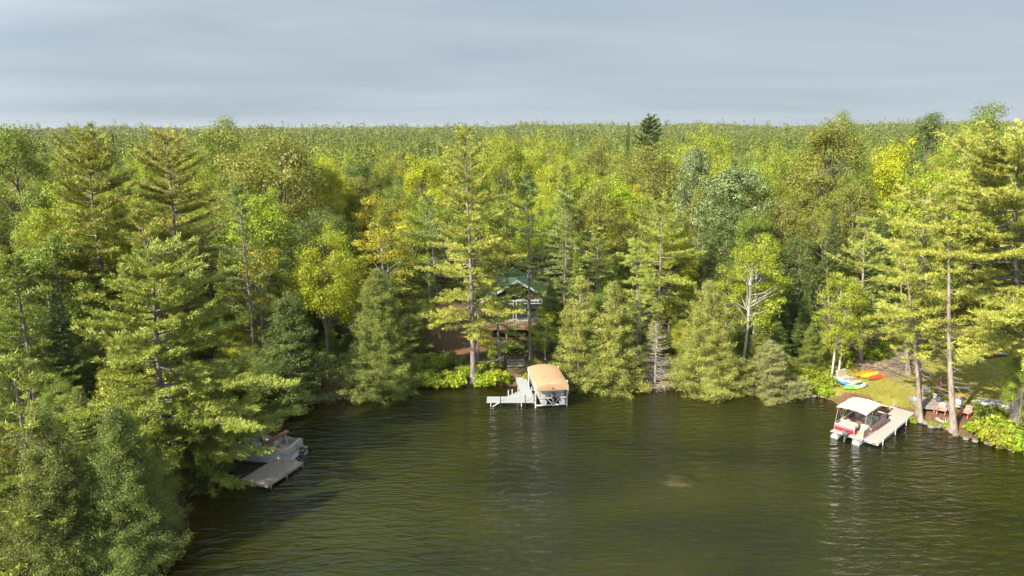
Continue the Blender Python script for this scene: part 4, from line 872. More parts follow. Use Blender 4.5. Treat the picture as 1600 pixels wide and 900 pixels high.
def lift_boat():
    grey_boat('pontoon_boat', 'grey pontoon boat raised on the lift under the tan canvas canopy', (3.42, 63.1, .62), R_(98))
    t = thing('boat_lift', 'boat lift with aluminium posts and a long tan canvas canopy at the middle dock', 'boat lift', (3.42, 62.6, 0), R_(98))
    f = MB()
    for x in (-2.0, 2.0):
        for y in (-1.5, 1.5): f.build if False else MB().box((x,y,.75), (.10,.10,3.7)).build('post', P['steel'], t)
        f.box((x,0,-.25), (.12,3.0,.14))
        f.box((x,0,.22), (.10,2.9,.12))
    for y in (-1.5,1.5): f.box((0,y,.35), (4.0,.08,.10)).box((0,y,2.18), (5.2,.05,.06))
    for x in (-2.7,-1.2,0,1.2,2.7): f.tube([(x,-1.5,2.2), (x,-.9,2.52), (x,0,2.62), (x,.9,2.52), (x,1.5,2.2)], .02, 6)
    f.build('lift_frame', P['steel'], t)
    w = MB(); a = np.linspace(0, 2*math.pi, 17); w.tube([(-2.0+.28*math.cos(q), 1.66, 1.15+.28*math.sin(q)) for q in a], .02, 6).box((-2.0,1.62,1.15), (.5,.03,.04)).box((-2.0,1.62,1.15), (.04,.03,.5)).build('winch_wheel', P['alu'], t)
    c = curved_canopy('canopy', P['canvas_tan'], t, -2.75, 2.85, 2.95, 2.46, .24, .42, .05, 12, 12, .46, seed=5)
    p_ = MB(); p_.tube([(-2.9,.05,2.20), (-2.905,.05,2.20)], [.07,.07], 10); p_.build('vent_hole', P['black'], c)
lift_boat()

# ---------------------------------------------------------------- docks
def plank_dock(t, L, Wd, z, mat, name='dock_deck', bw=.14):
    m = MB(); n = int(L/bw)
    for i in range(n): m.box((-L/2+(i+.5)*L/n, 0, z), (L/n-.012, Wd, .04), ch=.004)
    m.build(name, mat, t)
    MB().box((0,Wd/2+.02,z-.07), (L,.04,.18)).box((0,-Wd/2-.02,z-.07), (L,.04,.18)).box((-L/2-.01,0,z-.075), (.04,Wd+.08,.19)).box((L/2+.01,0,z-.075), (.04,Wd+.08,.19)).build('edge_frame', P['alu'] if mat != P['old_wood'] else P['old_wood'], t)
def dock_right():
    t = thing('dock', 'long straight tan dock beside the red and white pontoon boat', 'dock', (32.75, 55.35, 0), R_(43.7))
    plank_dock(t, 9.0, 1.22, .42, P['deck_tan']); 
    e = MB().box((3.6,.18,.475), (2.1,1.62,.04)).build('shore_section', P['deck_tan'], t)
    for x in (-3.6,-.6,2.2):
        for y in (-.69,.69): MB().tube([(x,y,-1.2), (x,y,.72 if y < 0 else .5)], .035, 8).build('post', P['steel'], t)
    for y in (-.3,.3): MB().box((-4.55,y,.36), (.03,.36,.07)).build('bumper', P['navy'], t)
dock_right()
def dock_mid():
    t = thing('dock', 'L-shaped pale grey dock left of the tan boat lift', 'dock', (0, 0, 0), 0)
    def run(x0, y0, x1, y1, w):
        L = math.hypot(x1-x0, y1-y0); a = math.atan2(y1-y0, x1-x0); m = MB(); n = int(L/.15); ux, uy = math.cos(a), math.sin(a)
        for i in range(n): u = (i+.5)/n; m.box((x0+(x1-x0)*u, y0+(y1-y0)*u, .50), (L/n-.012, w, .04), rz=a, ch=.004)
        m.build('dock_deck', P['deck_grey'], t); f = MB()
        for s_ in (-1, 1): f.box(((x0+x1)/2 - uy*s_*(w/2+.02), (y0+y1)/2 + ux*s_*(w/2+.02), .43), (L, .04, .16), rz=a)
        f.box((x0-ux*.02, y0-uy*.02, .42), (.04, w+.08, .17), rz=a).box((x1+ux*.02, y1+uy*.02, .42), (.04, w+.08, .17), rz=a).build('edge_frame', P['alu'], t)
    run(1.50, 61.95, .78, 68.6, 1.08); run(-2.35, 61.35, 2.02, 61.35, 1.18)
    MB().prism([(-.55,61.96), (.92,61.96), (.78,63.35), (.6,63.3)], .47, .523).build('corner_deck', P['deck_grey'], t)
    for x, y, h, mt in [(-2.0,60.72,.50,'steel'), (-1.1,60.72,1.05,'black'), (1.25,60.72,1.15,'black'), (-2.0,62.0,.45,'steel'), (-.35,62.15,1.10,'steel'), (.02,62.4,1.10,'steel'), (.9,60.72,.45,'steel'), (1.95,63.6,.9,'steel'), (.6,64.5,.5,'steel')]:
        MB().tube([(x,y,-1.6), (x,y,h)], .04, 8).build('post', P[mt], t)
    MB().tube([(-1.95,60.73,-.1), (-1.2,60.73,.40)], .03, 6).build('brace', P['steel'], t)
dock_mid()
def dock_left():
    c = Vector((-16.9, 46.9)); u = Vector((.38,.925)).normalized(); v = Vector((-u.y, u.x))
    o = c + v*1.2; t = thing('dock', 'weathered grey dock half hidden by pine boughs in front of the old grey pontoon boat', 'dock', (o.x, o.y, 0), math.atan2(u.y, u.x))
    plank_dock(t, 3.9, 2.4, .34, P['old_wood'])
    for x, y in [(-1.7,-1.26), (0,-1.26), (1.8,-1.26), (-1.9,0)]: MB().box((x,y,.1), (.10,.06,1.1)).build('post', P['old_wood'], t)
dock_left()

# ---------------------------------------------------------------- cabin
def cabin():
    x, y = cab_c; x += .35; z = gz(x, y-5)
    t = thing('cabin', 'dark cabin with green metal gable roof and raised deck facing the lake', 'cabin', (x, y+1.0, z), R_(4))
    fl = 1.5                                               # floor height above the slope in front
    w = MB(); w.box((0,0,fl+1.3), (7.6,6.6,2.6), ch=.01); w.box((0,0,fl/2-.1), (7.2,6.0,fl), ch=.01)
    w._add([(-3.8,-3.3,fl+2.6), (3.8,-3.3,fl+2.6), (0,-3.3,fl+5.0), (-3.8,3.3,fl+2.6), (3.8,3.3,fl+2.6), (0,3.3,fl+5.0)], [[0,1,2], [3,5,4], [0,2,5,3], [1,4,5,2]])
    w.build('wall', P['log_wall'], t)
    r = MB(); sl_ = math.atan2(2.45, 4.3); ln = math.hypot(2.65, 4.6)
    for s_ in (-1, 1):
        r.box((s_*2.2, -.3, fl+3.93), (ln, 8.2, .10), ry=s_*sl_)
        for k in range(14): r.box((s_*2.2, -4.1+k*.6, fl+4.0), (ln-.02, .05, .06), ry=s_*sl_)
    rf = r.build('roof', P['roof_green'], t)
    g = MB()
    for s_ in (-1, 1): g.box((s_*2.2, -4.45, fl+3.86), (ln, .06, .26), ry=s_*sl_)
    g.box((0,-4.44,fl+2.75), (5.2,.08,.14)); g.build('gable_trim', P['trim'], t)
    # the screened porch front: tall glazed panels with transoms
    for x0 in (-2.9,-1.15,.65,2.3):
        f = MB(); wd = 1.45; cz = fl+1.1
        for dx in (-wd/2, wd/2): f.box((x0+dx,-3.36,cz), (.10,.10,2.1))
        for dz in (-1.05, 1.05): f.box((x0,-3.36,cz+dz), (wd+.1,.102,.10))
        f.box((x0,-3.36,cz+1.55), (wd+.1,.10,.07)).box((x0-wd/2,-3.36,cz+1.32), (.08,.10,.45)).box((x0+wd/2,-3.36,cz+1.32), (.08,.10,.45)).box((x0-.2,-3.36,cz+1.32), (.05,.08,.4)).box((x0+.25,-3.36,cz+1.32), (.05,.08,.4))
        fr = f.build('window', P['trim'], t); MB().box((x0,-3.34,cz+.25), (wd,.05,2.6)).build('pane', P['glass'], fr)
    d = MB(); 
    for k in range(30): d.box((-4.35+k*.3,-4.75,fl-.02), (.285,2.7,.05), ch=.004)
    dk = d.build('deck', P['brown_wood'], t); MB().box((0,-6.12,fl-.18), (9.0,.08,.28)).box((0,-3.6,fl-.18), (9.0,.08,.28)).box((0,-4.8,fl-.3), (8.8,.12,.2)).build('deck_beam', P['brown_wood'], dk)
    for px in (-4.2,-1.4,1.4,4.2):
        MB().box((px,-6.0,fl/2-.7), (.15,.15,fl+1.2)).box((px-.35,-6.0,fl-.42), (.08,.08,.75), ry=R_(-45)).box((px+.35,-6.0,fl-.42), (.08,.08,.75), ry=R_(45)).build('deck_post', P['orange_wood'], t)
    m = MB().box((0,-6.08,fl+.95), (9.0,.10,.06)).box((0,-6.08,fl+.12), (9.0,.06,.05))
    for k in range(7): m.box((-4.45+k*1.483,-6.08,fl+.48), (.08,.08,.98))
    for k in range(60): m.tube([(-4.4+k*.149,-6.08,fl+.1), (-4.4+k*.149,-6.08,fl+.93)], .008, 4)
    m.build('deck_railing', P['trim'], t)
    MB().box((1.9,.8,fl+4.9), (.5,.5,1.0)).build('chimney', P['rock'], rf)
P['orange_wood'] = pmat('orange brown post', (.26,.11,.04), .7, 0, .1, 5)
cabin()
def brown_cabin():
    x, y, z = at_depth(1535, 500, 92); z = gz(x, y)
    t = thing('cabin', 'low brown cabin hidden behind the pines on the right lawn', 'cabin', (x, y, z), R_(-8))
    MB().box((0,0,1.2), (8,5,2.8), ch=.01).build('wall', P['brown_wood'], t)
    r = MB()
    for s_ in (-1, 1): r.box((0, s_*1.5, 3.2), (9, 3.6, .12), rx=-s_*.4)
    r.build('roof', P['old_wood'], t)
    for wx in (-2.4, 1.6): f = MB().box((wx,-2.52,1.5), (1.3,.08,1.1)).build('window', P['trim'], t); MB().box((wx,-2.56,1.5), (1.1,.06,.9)).build('pane', P['glass'], f)
brown_cabin()
def steps():
    g = gp(806, 571); t = thing('wooden_steps', 'short flight of weathered wooden steps above the L-shaped dock', 'steps', g, R_(4))
    for i in range(3): MB().box((.0,-.45+.5*i,.10+.13*i), (1.9,.42,.10)).build('step', P['old_wood'], t)
    MB().box((-.9,0,.3), (.08,1.4,.12), rx=.28).box((.9,0,.3), (.08,1.4,.12), rx=.28).build('stringer', P['old_wood'], t)
steps()

# ---------------------------------------------------------------- lawn objects
def kayak(name, label, px, py, L, Wd, rz, mat, mat2=None, flip=True, tilt=(0,0), h=.32, cat='kayak', dz=0, two=None):
    t = thing(name, label, cat, gp(px, py, .02+dz), rz, tilt=tilt)
    xs = np.linspace(-1, 1, 15); n = 12
    def part(a, b, nm, mt, par):
        m = MB(); rings = []
        for u in xs:
            if u < a-1e-6 or u > b+1e-6: continue
            k = max(1-abs(u)**2.2, .0)**.8 + .01; w = Wd/2*k; hh = h*(.55+.45*k)
            rings.append([(u*L/2, w*math.cos(q), (hh*(math.sin(q)) if math.sin(q) > 0 else .1*math.sin(q)*k) + .05 + .05*u*u) for q in np.linspace(0, 2*math.pi, n, endpoint=False)])
        return m.loft(rings).build(nm, mt, par, True)
    if two:
        part(-1, xs[5], 'hull', mat, t); part(xs[5], xs[9], 'middle', two[0], t); part(xs[9], 1, 'bow', two[1], t)
    else: part(-1, 1, 'hull', mat, t)
    MB().box((0,0,h+.045), (L*.8,.07,.05), ch=.02).build('keel', mat2 or mat, t)
    MB().tube([(L*.16,-.18,h+.03), (L*.22,0,h+.05), (L*.16,.18,h+.03)], .03, 6).build('handle', P['black'], t)
    return t
kayak('kayak', 'green, lime and white kayak lying in front of the paddle boat', 1337, 606, 2.9, .78, R_(18), P['greenp'], P['limep'], two=(P['limep'], P['white']))
kayak('kayak', 'orange kayak at the back left of the small kayak pile on the lawn', 1350, 586, 2.8, .70, R_(30), P['orange'])
kayak('kayak', 'yellow kayak in the middle of the small kayak pile on the lawn', 1359, 588, 2.7, .70, R_(26), P['yellow'], P['orange'])
kayak('kayak', 'red and orange kayak at the front right of the small kayak pile', 1370, 591, 2.6, .72, R_(24), P['redp'], P['orange'], two=(P['redp'], P['orange']))
def paddle_boat():
    t = thing('paddle_boat', 'blue and cream pedal boat pulled up on the grass by the birches', 'paddle boat', gp(1324, 600, .05), R_(-62))
    m = MB(); n = 16; rings = []
    for u in np.linspace(-1, 1, 9):
        k = (1-abs(u)**4)**.5*.94 + .06; w = .82*k; rings.append([(u*1.35, w*math.copysign(abs(math.cos(q))**.6, math.cos(q)), .17+.17*math.copysign(abs(math.sin(q))**.6, math.sin(q))) for q in np.linspace(0, 2*math.pi, n, endpoint=False)])
    m.loft(rings).build('hull', P['blue'], t, True)
    MB().box((.15,0,.38), (2.0,1.3,.14), ch=.06).box((1.0,0,.48), (.5,1.15,.16), ch=.06).build('deck', P['offwhite'], t)
    MB().box((-.35,0,.50), (.62,1.35,.16), ch=.06).box((-.78,0,.82), (.18,1.45,.78), ry=-.35, ch=.08).build('seat', P['offwhite'], t)
    MB().tube([(.45,-.25,.50), (.45,-.25,.64), (.45,.25,.64), (.45,.25,.50)], .03, 6).build('pedals', P['black'], t)
    MB().box((-.5,.72,.42), (1.3,.10,.22)).box((-.5,-.72,.42), (1.3,.10,.22)).build('armrest', P['white'], t)
paddle_boat()
def adirondack(label, px, py, rz, first=None):
    t = thing('lawn_chair', label, 'chair', gp(px, py), rz, 'pink lawn chairs')
    m = MB()
    for k in range(5): m.box((-.02-.0*k+.10*k-.2,0,.36-.025*k*-1), (.09,.54,.025))
    m.build('seat', P['pink'], t); b = MB()
    for k in range(5): b.box((-.36,-.22+k*.11,.68-.02*abs(k-2)), (.03,.095,.80-.05*abs(k-2)), ry=-.38)
    b.build('backrest', P['pink'], t)
    for s_ in (-1, 1):
        MB().box((.0,s_*.36,.60), (.72,.13,.03)).build('armrest', P['pink'], t); MB().box((.26,s_*.32,.30), (.10,.03,.60)).build('leg', P['pink'], t); MB().box((-.28,s_*.30,.26), (.09,.03,.62), ry=.25).build('leg', P['pink'], t)
        MB().box((-.05,s_*.29,.26), (.95,.03,.10), ry=.25).build('side_rail', P['pink'], t)
adirondack('faded pink lawn chair left of the thick pine trunk at the water edge', 1470, 648, R_(-125))
adirondack('faded pink lawn chair right of the thick pine trunk at the water edge', 1508, 652, R_(-150))
def wood_platform():
    t = thing('wooden_platform', 'low weathered wooden platform among the pines behind the pink chairs', 'platform', gp(1453, 636), R_(-14))
    m = MB()
    for k in range(18): m.box((0,-1.2+k*.14,.42), (3.0,.125,.04), ch=.004)
    m.build('top', P['old_wood'], t); MB().box((0,-1.22,.30), (3.0,.05,.20)).box((0,1.26,.30), (3.0,.05,.20)).box((-1.5,0,.30), (.05,2.5,.20)).box((1.5,0,.30), (.05,2.5,.20)).build('frame', P['old_wood'], t)
    for x in (-1.4,0,1.4):
        for y in (-1.1,1.1): MB().box((x,y,.15), (.12,.12,.5)).build('leg', P['old_wood'], t)
wood_platform()
def folding_chair(label, px, py, rz, seatm, dz=0, frame='alu', nm='folding_chair'):
    t = thing(nm, label, 'chair', gp(px, py, dz), rz)
    MB().box((0,0,.42), (.46,.50,.04), ch=.015).build('seat', P[seatm], t); MB().box((-.27,0,.74), (.04,.50,.46), ry=-.2, ch=.015).build('backrest', P[seatm], t)
    for s_ in (-1, 1): MB().tube([(.24,s_*.27,0), (-.18,s_*.27,.5), (-.34,s_*.27,.98)], .016, 6).tube([(-.26,s_*.27,0), (.22,s_*.27,.62), (-.26,s_*.27,.64)], .016, 6).build('leg', P[frame], t)
folding_chair('blue-grey folding chair standing at the back of the weathered platform', 1446, 622, R_(-110), 'darkgrey', .1)
folding_chair('grey folding chair beside the right end of the weathered platform', 1497, 634, R_(-60), 'alu_dull')
folding_chair('white folding chair leaning behind the right pink chair', 1497, 642, R_(-130), 'white')
def tub():
    t = thing('storage_tub', 'blue tub with an orange lid behind the right pink chair', 'tub', gp(1498, 627, .0), .4)
    MB().loft([[(sx*w*.36, sy*w*.26, z) for sx, sy in ((-1,-1),(1,-1),(1,1),(-1,1))] for w, z in ((.85,0),(1,.42),(1.06,.42),(1.06,.46))]).build('body', P['blue'], t)
    MB().box((0,0,.52), (.80,.58,.12), ch=.03).build('lid', P['orange'], t)
tub()
def cooler_bag():
    t = thing('cooler_bag', 'teal and dark red bag on the left corner of the weathered platform', 'bag', gp(1431, 633, .44), .5)
    MB().box((0,0,.17), (.60,.40,.34), ch=.06).build('body', P['teal'], t); MB().box((0,0,.40), (.56,.36,.12), rx=.4, ch=.04).build('flap', P['redp'], t); MB().tube([(-.2,0,.44), (-.1,0,.58), (.1,0,.58), (.2,0,.44)], .02, 6).build('handle', P['black'], t)
cooler_bag()
def parasol():
    t = thing('patio_umbrella', 'closed faded maroon patio umbrella standing behind the weathered platform', 'umbrella', gp(1467, 622), 0)
    MB().tube([(0,0,0), (0,0,2.5)], .025, 8).build('pole', P['old_wood'], t); MB().tube([(0,0,.9), (0,0,1.0), (0,0,1.8), (0,0,2.4)], [.30,.34,.20,.04], 10).build('canopy', P['umbrella'], t, True); MB().tube([(0,0,0), (0,0,.08)], .28, 14).build('base', P['darkgrey'], t)
parasol()
def barrel(nm, label, px, py, r, h, mt, cat, dz=0):
    t = thing(nm, label, cat, gp(px, py, dz)); MB().tube([(0,0,0), (0,0,.05), (0,0,h*.5), (0,0,h*.95), (0,0,h)], [r*.9,r,r*1.05,r,r*.9], 14).build('body', P[mt], t, True); MB().tube([(0,0,h+.005), (0,0,h+.05)], r*.95, 14).build('lid', P['black'], t)
barrel('bucket', 'dark red bucket between the thick trunk and the blue tub', 1490, 630, .2, .42, 'maroon', 'bucket')
barrel('grill_drum', 'small black drum grill on the weathered platform', 1466, 634, .24, .5, 'darkgrey', 'grill', .44)
barrel('cooler_jug', 'pale round cooler jug on the weathered platform beside the umbrella', 1460, 629, .17, .45, 'white', 'cooler', .44)
def snowmobile():
    t = thing('snowmobile', 'red and white snowmobile parked on the dry grass of the right lawn', 'snowmobile', gp(1548, 557), R_(176))
    m = MB(); rings = []
    for x, w, h in [(-.1,.34,.62), (.3,.42,.86), (.7,.42,.72), (1.05,.34,.52), (1.3,.14,.34)]: rings.append([(x, w*math.cos(q), .24+(h-.24)*max(0, math.sin(q))**.7 if math.sin(q) > 0 else .20) for q in np.linspace(0, 2*math.pi, 14, endpoint=False)])
    m.loft(rings).build('hood', P['redp'], t, True)
    MB().box((.25,0,1.0), (.05,.55,.32), ry=-.5).build('windscreen', P['darkgrey'], t); MB().box((-.65,0,.62), (1.15,.36,.20), ch=.07).build('seat', P['black'], t)
    MB().box((-.7,0,.40), (1.4,.46,.22), ch=.04).box((-1.35,0,.32), (.4,.5,.10), ry=.2).build('tunnel', P['white'], t)
    MB().loft([[(x, -.19, z) for x, z in ((-1.5,.1),(-1.4,.0),(.1,.0),(.3,.18),(.1,.30),(-1.35,.30))], [(x, .19, z) for x, z in ((-1.5,.1),(-1.4,.0),(.1,.0),(.3,.18),(.1,.30),(-1.35,.30))]]).build('track', P['black'], t)
    for s_ in (-1, 1): MB().box((.95,s_*.45,.03), (1.1,.13,.04), ch=.01).tube([(1.48,s_*.45,.03), (1.62,s_*.45,.10), (1.66,s_*.45,.22), (1.3,s_*.45,.16)], .02, 5).tube([(.9,s_*.45,.05), (.75,s_*.30,.42)], .03, 5).build('ski', P['black'], t)
    MB().tube([(.15,-.33,.98), (.22,0,.92), (.15,.33,.98)], .02, 6).build('handlebar', P['black'], t)
snowmobile()
def boat_upturned():
    t = thing('rowing_boat', 'upturned aluminium rowing boat in the shade left of the massive pine', 'boat', gp(1556, 634, .02), R_(150)); m = MB(); rings = []
    for u in np.linspace(-1, 1, 11):
        k = (1-max(0, u)**2.4)*.96 + .04; rings.append([(u*1.9, .62*k*math.cos(q), .05+.42*k*math.sin(q)**.75 if math.sin(q) > 1e-6 else .04) for q in np.linspace(0, math.pi, 9)])
    m.loft(rings).build('hull', P['alu_dull'], t, True); MB().box((.0,0,.49), (3.0,.05,.05)).build('keel', P['alu'], t); MB().box((-1.93,0,.24), (.04,1.15,.40)).build('transom', P['alu_dull'], t)
boat_upturned()
for i, (px, py, w, d, lb) in enumerate([(1533,562,.75,.45,'upper white board lying in front of the snowmobile'), (1536,567,.7,.40,'lower white board lying in front of the snowmobile'), (1498,606,.9,.35,'white plank scrap on the grass right of the thick pine'), (1511,606,.7,.3,'short pale plank at the right end of the white scraps on the grass')]):
    solo(MB().box((0,0,.04), (w,d,.06)).build('board', P['white'], None, loc=gp(px, py)), lb, 'board')
    bpy.data.objects[-1] if False else None
def log(label, px, py, px2, py2, r, mat='dead_wood', stubs=3, seed=0, lift=.05, nm='driftwood_log'):
    a = Vector(gp(px, py, lift)); b = Vector(gp(px2, py2, lift)); rng = random.Random(seed); pts = [a.lerp(b, u) + Vector((rng.uniform(-.06,.06), rng.uniform(-.06,.06), rng.uniform(0,.05))) for u in np.linspace(0, 1, 6)]
    c = (a+b)/2; m = MB().tube([p-c for p in pts], [r, r*1.05, r*.95, r*.85, r*.75, r*.6], 8)
    for k in range(stubs): p = pts[rng.randint(1, 4)]-c; d = Vector((rng.uniform(-1,1), rng.uniform(-1,1), rng.uniform(.3,1))).normalized()*rng.uniform(.3,.7); m.tube([p, p+d], [r*.4, r*.15], 5)
    solo(m.build(nm, M[mat], None, True, loc=c), label, 'log')
log('bleached driftwood log lying behind the shore end of the right dock', 1372, 633, 1402, 640, .07, seed=1)
log('long pale driftwood pole on the bank between the right boat and the lawn', 1390, 640, 1400, 632, .06, seed=2)
log('driftwood log on the rocks left of the thick pine at the water edge', 1463, 655, 1480, 665, .12, seed=3)
log('grey fallen log lying on the dirt beach', 512, 593, 540, 602, .14, seed=4)
log('thin second log beside the grey one on the dirt beach', 520, 597, 538, 605, .08, seed=5)
# dead brush piled under the crooked pine
for i, (px, py, rz, lb) in enumerate([(1392,578,.3,'pile of brown dead pine boughs behind the kayaks'), (1412,572,1.2,'pile of grey dead boughs beneath the crooked pine'), (1376,583,2.2,'low brown brush pile beside the kayak pile')]):
    g = gp(px, py); e = thing('brush_pile', lb, 'brush pile', g, rz); rng = np.random.default_rng(i+40); tb = Tubes()
    for k in range(150):
        a = rng.uniform(-.5, .5) + (math.pi if rng.random() < .25 else 0); L = rng.uniform(1, 3.2); p0 = np.array([rng.uniform(-.6,.6), rng.uniform(-.6,.6), rng.uniform(.1,1.0)]); dd = np.array([math.cos(a), math.sin(a), rng.uniform(-.25,.15)])
        s = np.linspace(0, 1, 5); Q = p0 + dd*(s*L)[:, None]; Q[:, 2] = np.maximum(Q[:, 2] - .25*s**2*L*.5, .03); tb.add(Q, np.linspace(.025,.006,5), 3)
        for w in range(4): u = rng.integers(1, 4); q = norm(dd + rng.normal(size=3)*.6); tb.add(np.array([Q[u], Q[u]+q*.45]), [.01,.004], 3)
    link('boughs', tb.mesh('boughs', M['brown_twig' if i != 1 else 'dead_wood']), e)

# ---------------------------------------------------------------- rocks
def rock_mesh(seed, flat=.6):
    import bmesh
    bm = bmesh.new(); bmesh.ops.create_icosphere(bm, subdivisions=3, radius=1); rng = np.random.default_rng(seed); ph = rng.uniform(0, 6, 9)
    for v in bm.verts:
        p = v.co; k = 1 + .16*math.sin(p.x*2.3+ph[0])*math.cos(p.y*2.7+ph[1]) + .10*math.sin(p.z*5+ph[2]+p.x*3) + .05*math.sin(p.x*9+ph[3])*math.sin(p.y*8+ph[4]); v.co = Vector((p.x*k, p.y*k*.8, p.z*k*flat))
    me = bpy.data.meshes.new('rock'); bm.to_mesh(me); bm.free(); me.materials.append(P['rock']); 
    for q in me.polygons: q.use_smooth = True
    return me
RK = [rock_mesh(i) for i in range(4)]
rng = random.Random(4)
for px, py, n, wd, where_ in [(1448,664,9,30,'below the slim pine at the right dock'), (1470,668,8,26,'left of the thick pine at the water edge'), (1500,683,5,20,'right of the thick pine at the water edge'), (425,655,5,34,'behind the grey pontoon boat'), (530,622,7,40,'along the dirt beach'), (1280,621,4,30,'on the bank left of the red and white boat'), (1045,606,6,50,'under the dead grey cedar'), (1560,697,5,60,'under the bushes at the right edge')]:
    for i in range(n):
        x = px + (i/(n-1)-.5)*wd*1.2 + rng.uniform(-3, 3); x_, y_, z_ = at_plane(x, py + (x-px)*.25*(1 if px > 1400 else -.2 if px < 1000 else 0) + rng.uniform(-2, 2)); s = rng.uniform(.10, .34)
        o = link('rock', rng.choice(RK)); o.location = (x_, y_, max(gz(x_, y_), 0)+.02); o.scale = (s, s, s); o.rotation_euler = (0, 0, rng.uniform(0, 6)); setp(o, 'small grey shore rock '+where_, 'rock', 'shore rocks '+where_)
o = link('boulder', rock_mesh(9, .3)); o.data.materials[0] = P['rock_sub']; o.location = (rock_c[0], rock_c[1], -.40); o.scale = (1.9, 1.7, 1.15); setp(o, 'silty tan boulder lying just under the water in the open bay', 'rock')
o = link('boulder', rock_mesh(12, .3)); o.data.materials[0] = P['rock_sub']; o.location = (rock_c[0]+.9, rock_c[1]-.9, -.48); o.scale = (1.2, .9, 1.3); setp(o, 'smaller silty boulder under water touching the near side of the tan one', 'rock')

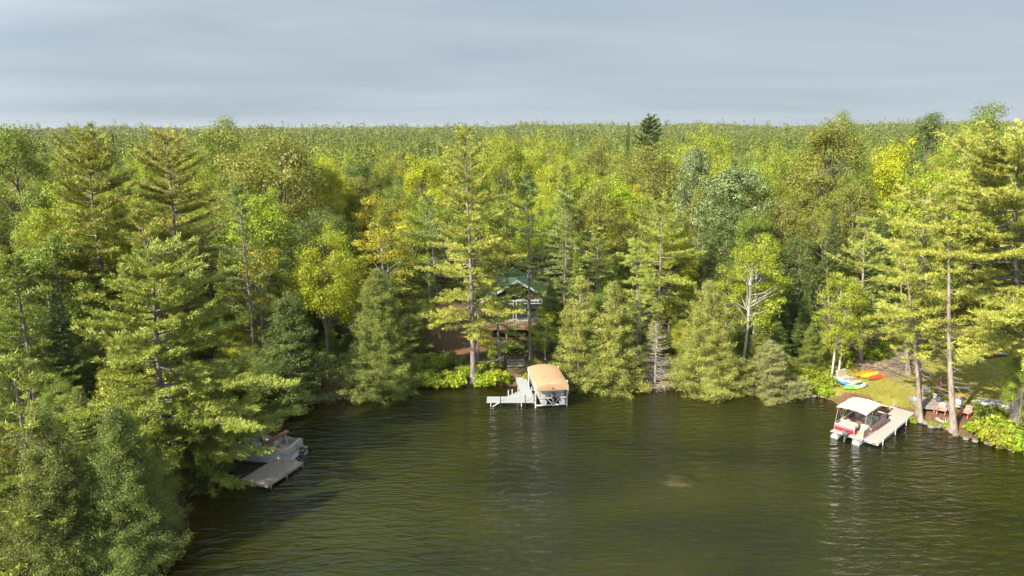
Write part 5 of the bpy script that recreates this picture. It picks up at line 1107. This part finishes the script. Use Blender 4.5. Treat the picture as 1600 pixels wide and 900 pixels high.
# ---------------------------------------------------------------- shrubs on the bank
def shrubs():
    rng = random.Random(12)
    spec = [(648,596,1.3,'ygreen'),(668,600,1.2,'lime'),(690,601,1.4,'lime'),(712,602,1.2,'lime'),(757,601,1.2,'lime'),(775,598,1.3,'lime'),(790,596,.8,'lime'),(823,592,.6,'lime'),
            (660,575,1.4,'green'),(685,574,1.4,'lime'),(712,570,1.3,'green'),(765,580,1.2,'green'),(800,548,1.3,'green'),(835,576,1.1,'green'),(850,590,1.0,'ygreen'),(724,585,1.0,'lime'),(745,582,.9,'ygreen'),(770,555,1.0,'ygreen'),(760,540,1.1,'gold'),(868,585,1.3,'ygreen'),
            (1225,610,1.3,'green'),(1250,612,1.2,'green'),(1272,612,1.1,'lime'),(1290,618,.8,'lime'),(1288,600,1.2,'ygreen'),(1262,595,1.4,'lime'),(1240,585,1.4,'ygreen'),(1283,580,1.2,'ygreen'),
            (1522,672,.9,'lime'),(1536,682,1.1,'lime'),(1553,692,1.2,'ygreen'),(1575,698,1.2,'ygreen'),(1600,704,1.3,'lime'),(1545,662,1.3,'green'),(1565,676,1.3,'ygreen'),(1625,700,1.4,'lime'),(1530,648,1.0,'green'),(1560,652,1.2,'green'),(1610,680,1.2,'green'),(1605,655,1.2,'green'),
            (1360,560,1.3,'lime'),(1385,556,1.3,'lime'),(1330,565,1.2,'lime'),(1410,552,1.3,'ygreen'),(1315,572,1.0,'lime'),(1450,545,1.3,'green'),(1480,540,1.3,'green'),(1425,660,.4,'ygreen'),(1456,666,.45,'ygreen'),(1478,667,.4,'lime'),
            (395,672,1.0,'green'),(410,660,1.1,'green'),(440,640,1.0,'green'),(565,606,1.1,'green'),(620,602,1.2,'green'),(500,600,.9,'green'),(480,618,1.0,'dark'),(340,740,1.2,'dark'),(310,755,1.3,'dark'),(365,700,1.1,'green')]
    near = lambda px: 'left of the cabin pine' if px < 735 else 'between the cabin pine and the L-shaped dock' if px < 815 else 'behind the tan boat lift' if px < 900 else 'left of the red and white boat' if px < 1305 else 'along the back of the right lawn' if px < 1500 else 'at the right edge'
    cn = {'ygreen':'yellow-green','lime':'bright lime','green':'mid green','gold':'yellowish','dark':'dark'}
    for i, (px, py, r, c) in enumerate(spec):
        g = on_ground(px, py); o = link('shrub', rng.choice(SH)); o.location = (g[0], g[1], g[2]-.05); s = r*rng.uniform(.9, 1.1); o.scale = (s, s, s*rng.uniform(.8, 1.05)); o.rotation_euler = (0, 0, rng.uniform(0, 6)); o.color = (*[q*rng.uniform(.9, 1.1) for q in G[c]], 1)
        nb = 'on the left bank' if px < 500 else 'around the rounded beach cedar' if px < 640 else near(px)
        lb = f'{"big" if r > 1.25 else "small" if r < 1 else "medium"} {cn[c]} leafy shrub {"on the shoreline" if py > 588 else "up the bank"} {nb}'
        setp(o, lb, 'shrub', lb)
shrubs()
def undergrowth():
    rng = np.random.default_rng(3); n = 60000; x = rng.uniform(-60, 80, n); y = rng.uniform(30, 110, n); d = sdist(x, y); l = sdist(x, y, lawn_poly); dm = np.min([sdist(x, y, q) for q in dirt_polys], 0); cy = sdist(x, y, cabin_yard)
    patch = np.sin(x*.9+1)*np.sin(y*.8) + .6*np.sin(x*2.1+y*1.7)
    k = (d > .35) & (l > .2) & (dm > .3) & ((patch > -.2) | (d < 1.5)) & ((cy > 0) | (rng.random(n) < .35)); x, y = x[k], y[k]; z = ground(x, y); m = len(x); q = 5
    Pp = np.repeat(np.stack([x, y, z], 1), q, 0) + rng.normal(size=(m*q, 3))*[.14, .14, 0]; Pp[:, 2] += rng.uniform(.03, .38, m*q)
    V, Fc = leaf_quads(Pp, norm(rng.normal(size=(m*q, 3))*.6 + [0, 0, .8]), rng.uniform(.12, .26, m*q), rng, .6)
    base = np.array([G['green'], G['lime'], G['dark'], G['ygreen']])[rng.integers(0, 4, m)]; 
    me = fast_mesh('undergrowth', V, Fc, M['far_leaf'], tint=np.repeat(base, q, 0)); setp(link('undergrowth', me), 'low green leafy undergrowth covering the forest floor and banks', 'undergrowth', kind='stuff')
    n = 90000; x = rng.uniform(32, 75, n); y = rng.uniform(50, 90, n); l = sdist(x, y, lawn_poly); k = (l < .1) & (sdist(x, y) > .3) & (np.min([sdist(x, y, q_) for q_ in dirt_polys], 0) > -.2); x, y = x[k], y[k]; z = ground(x, y); m = len(x)
    V, Fc = blades(np.stack([x, y, z-.01], 1), norm(rng.normal(size=(m, 3))*.45 + [0, 0, 1]), rng.uniform(.07, .20, m), .05, rng)
    base = np.array([(.20,.19,.03), (.15,.17,.02), (.27,.21,.06)])[rng.integers(0, 3, m)]
    me = fast_mesh('grass', V, Fc, M['far_leaf'], tint=base); setp(link('grass', me), 'short dry yellow-green grass on the right lawn', 'grass', kind='stuff')
undergrowth()
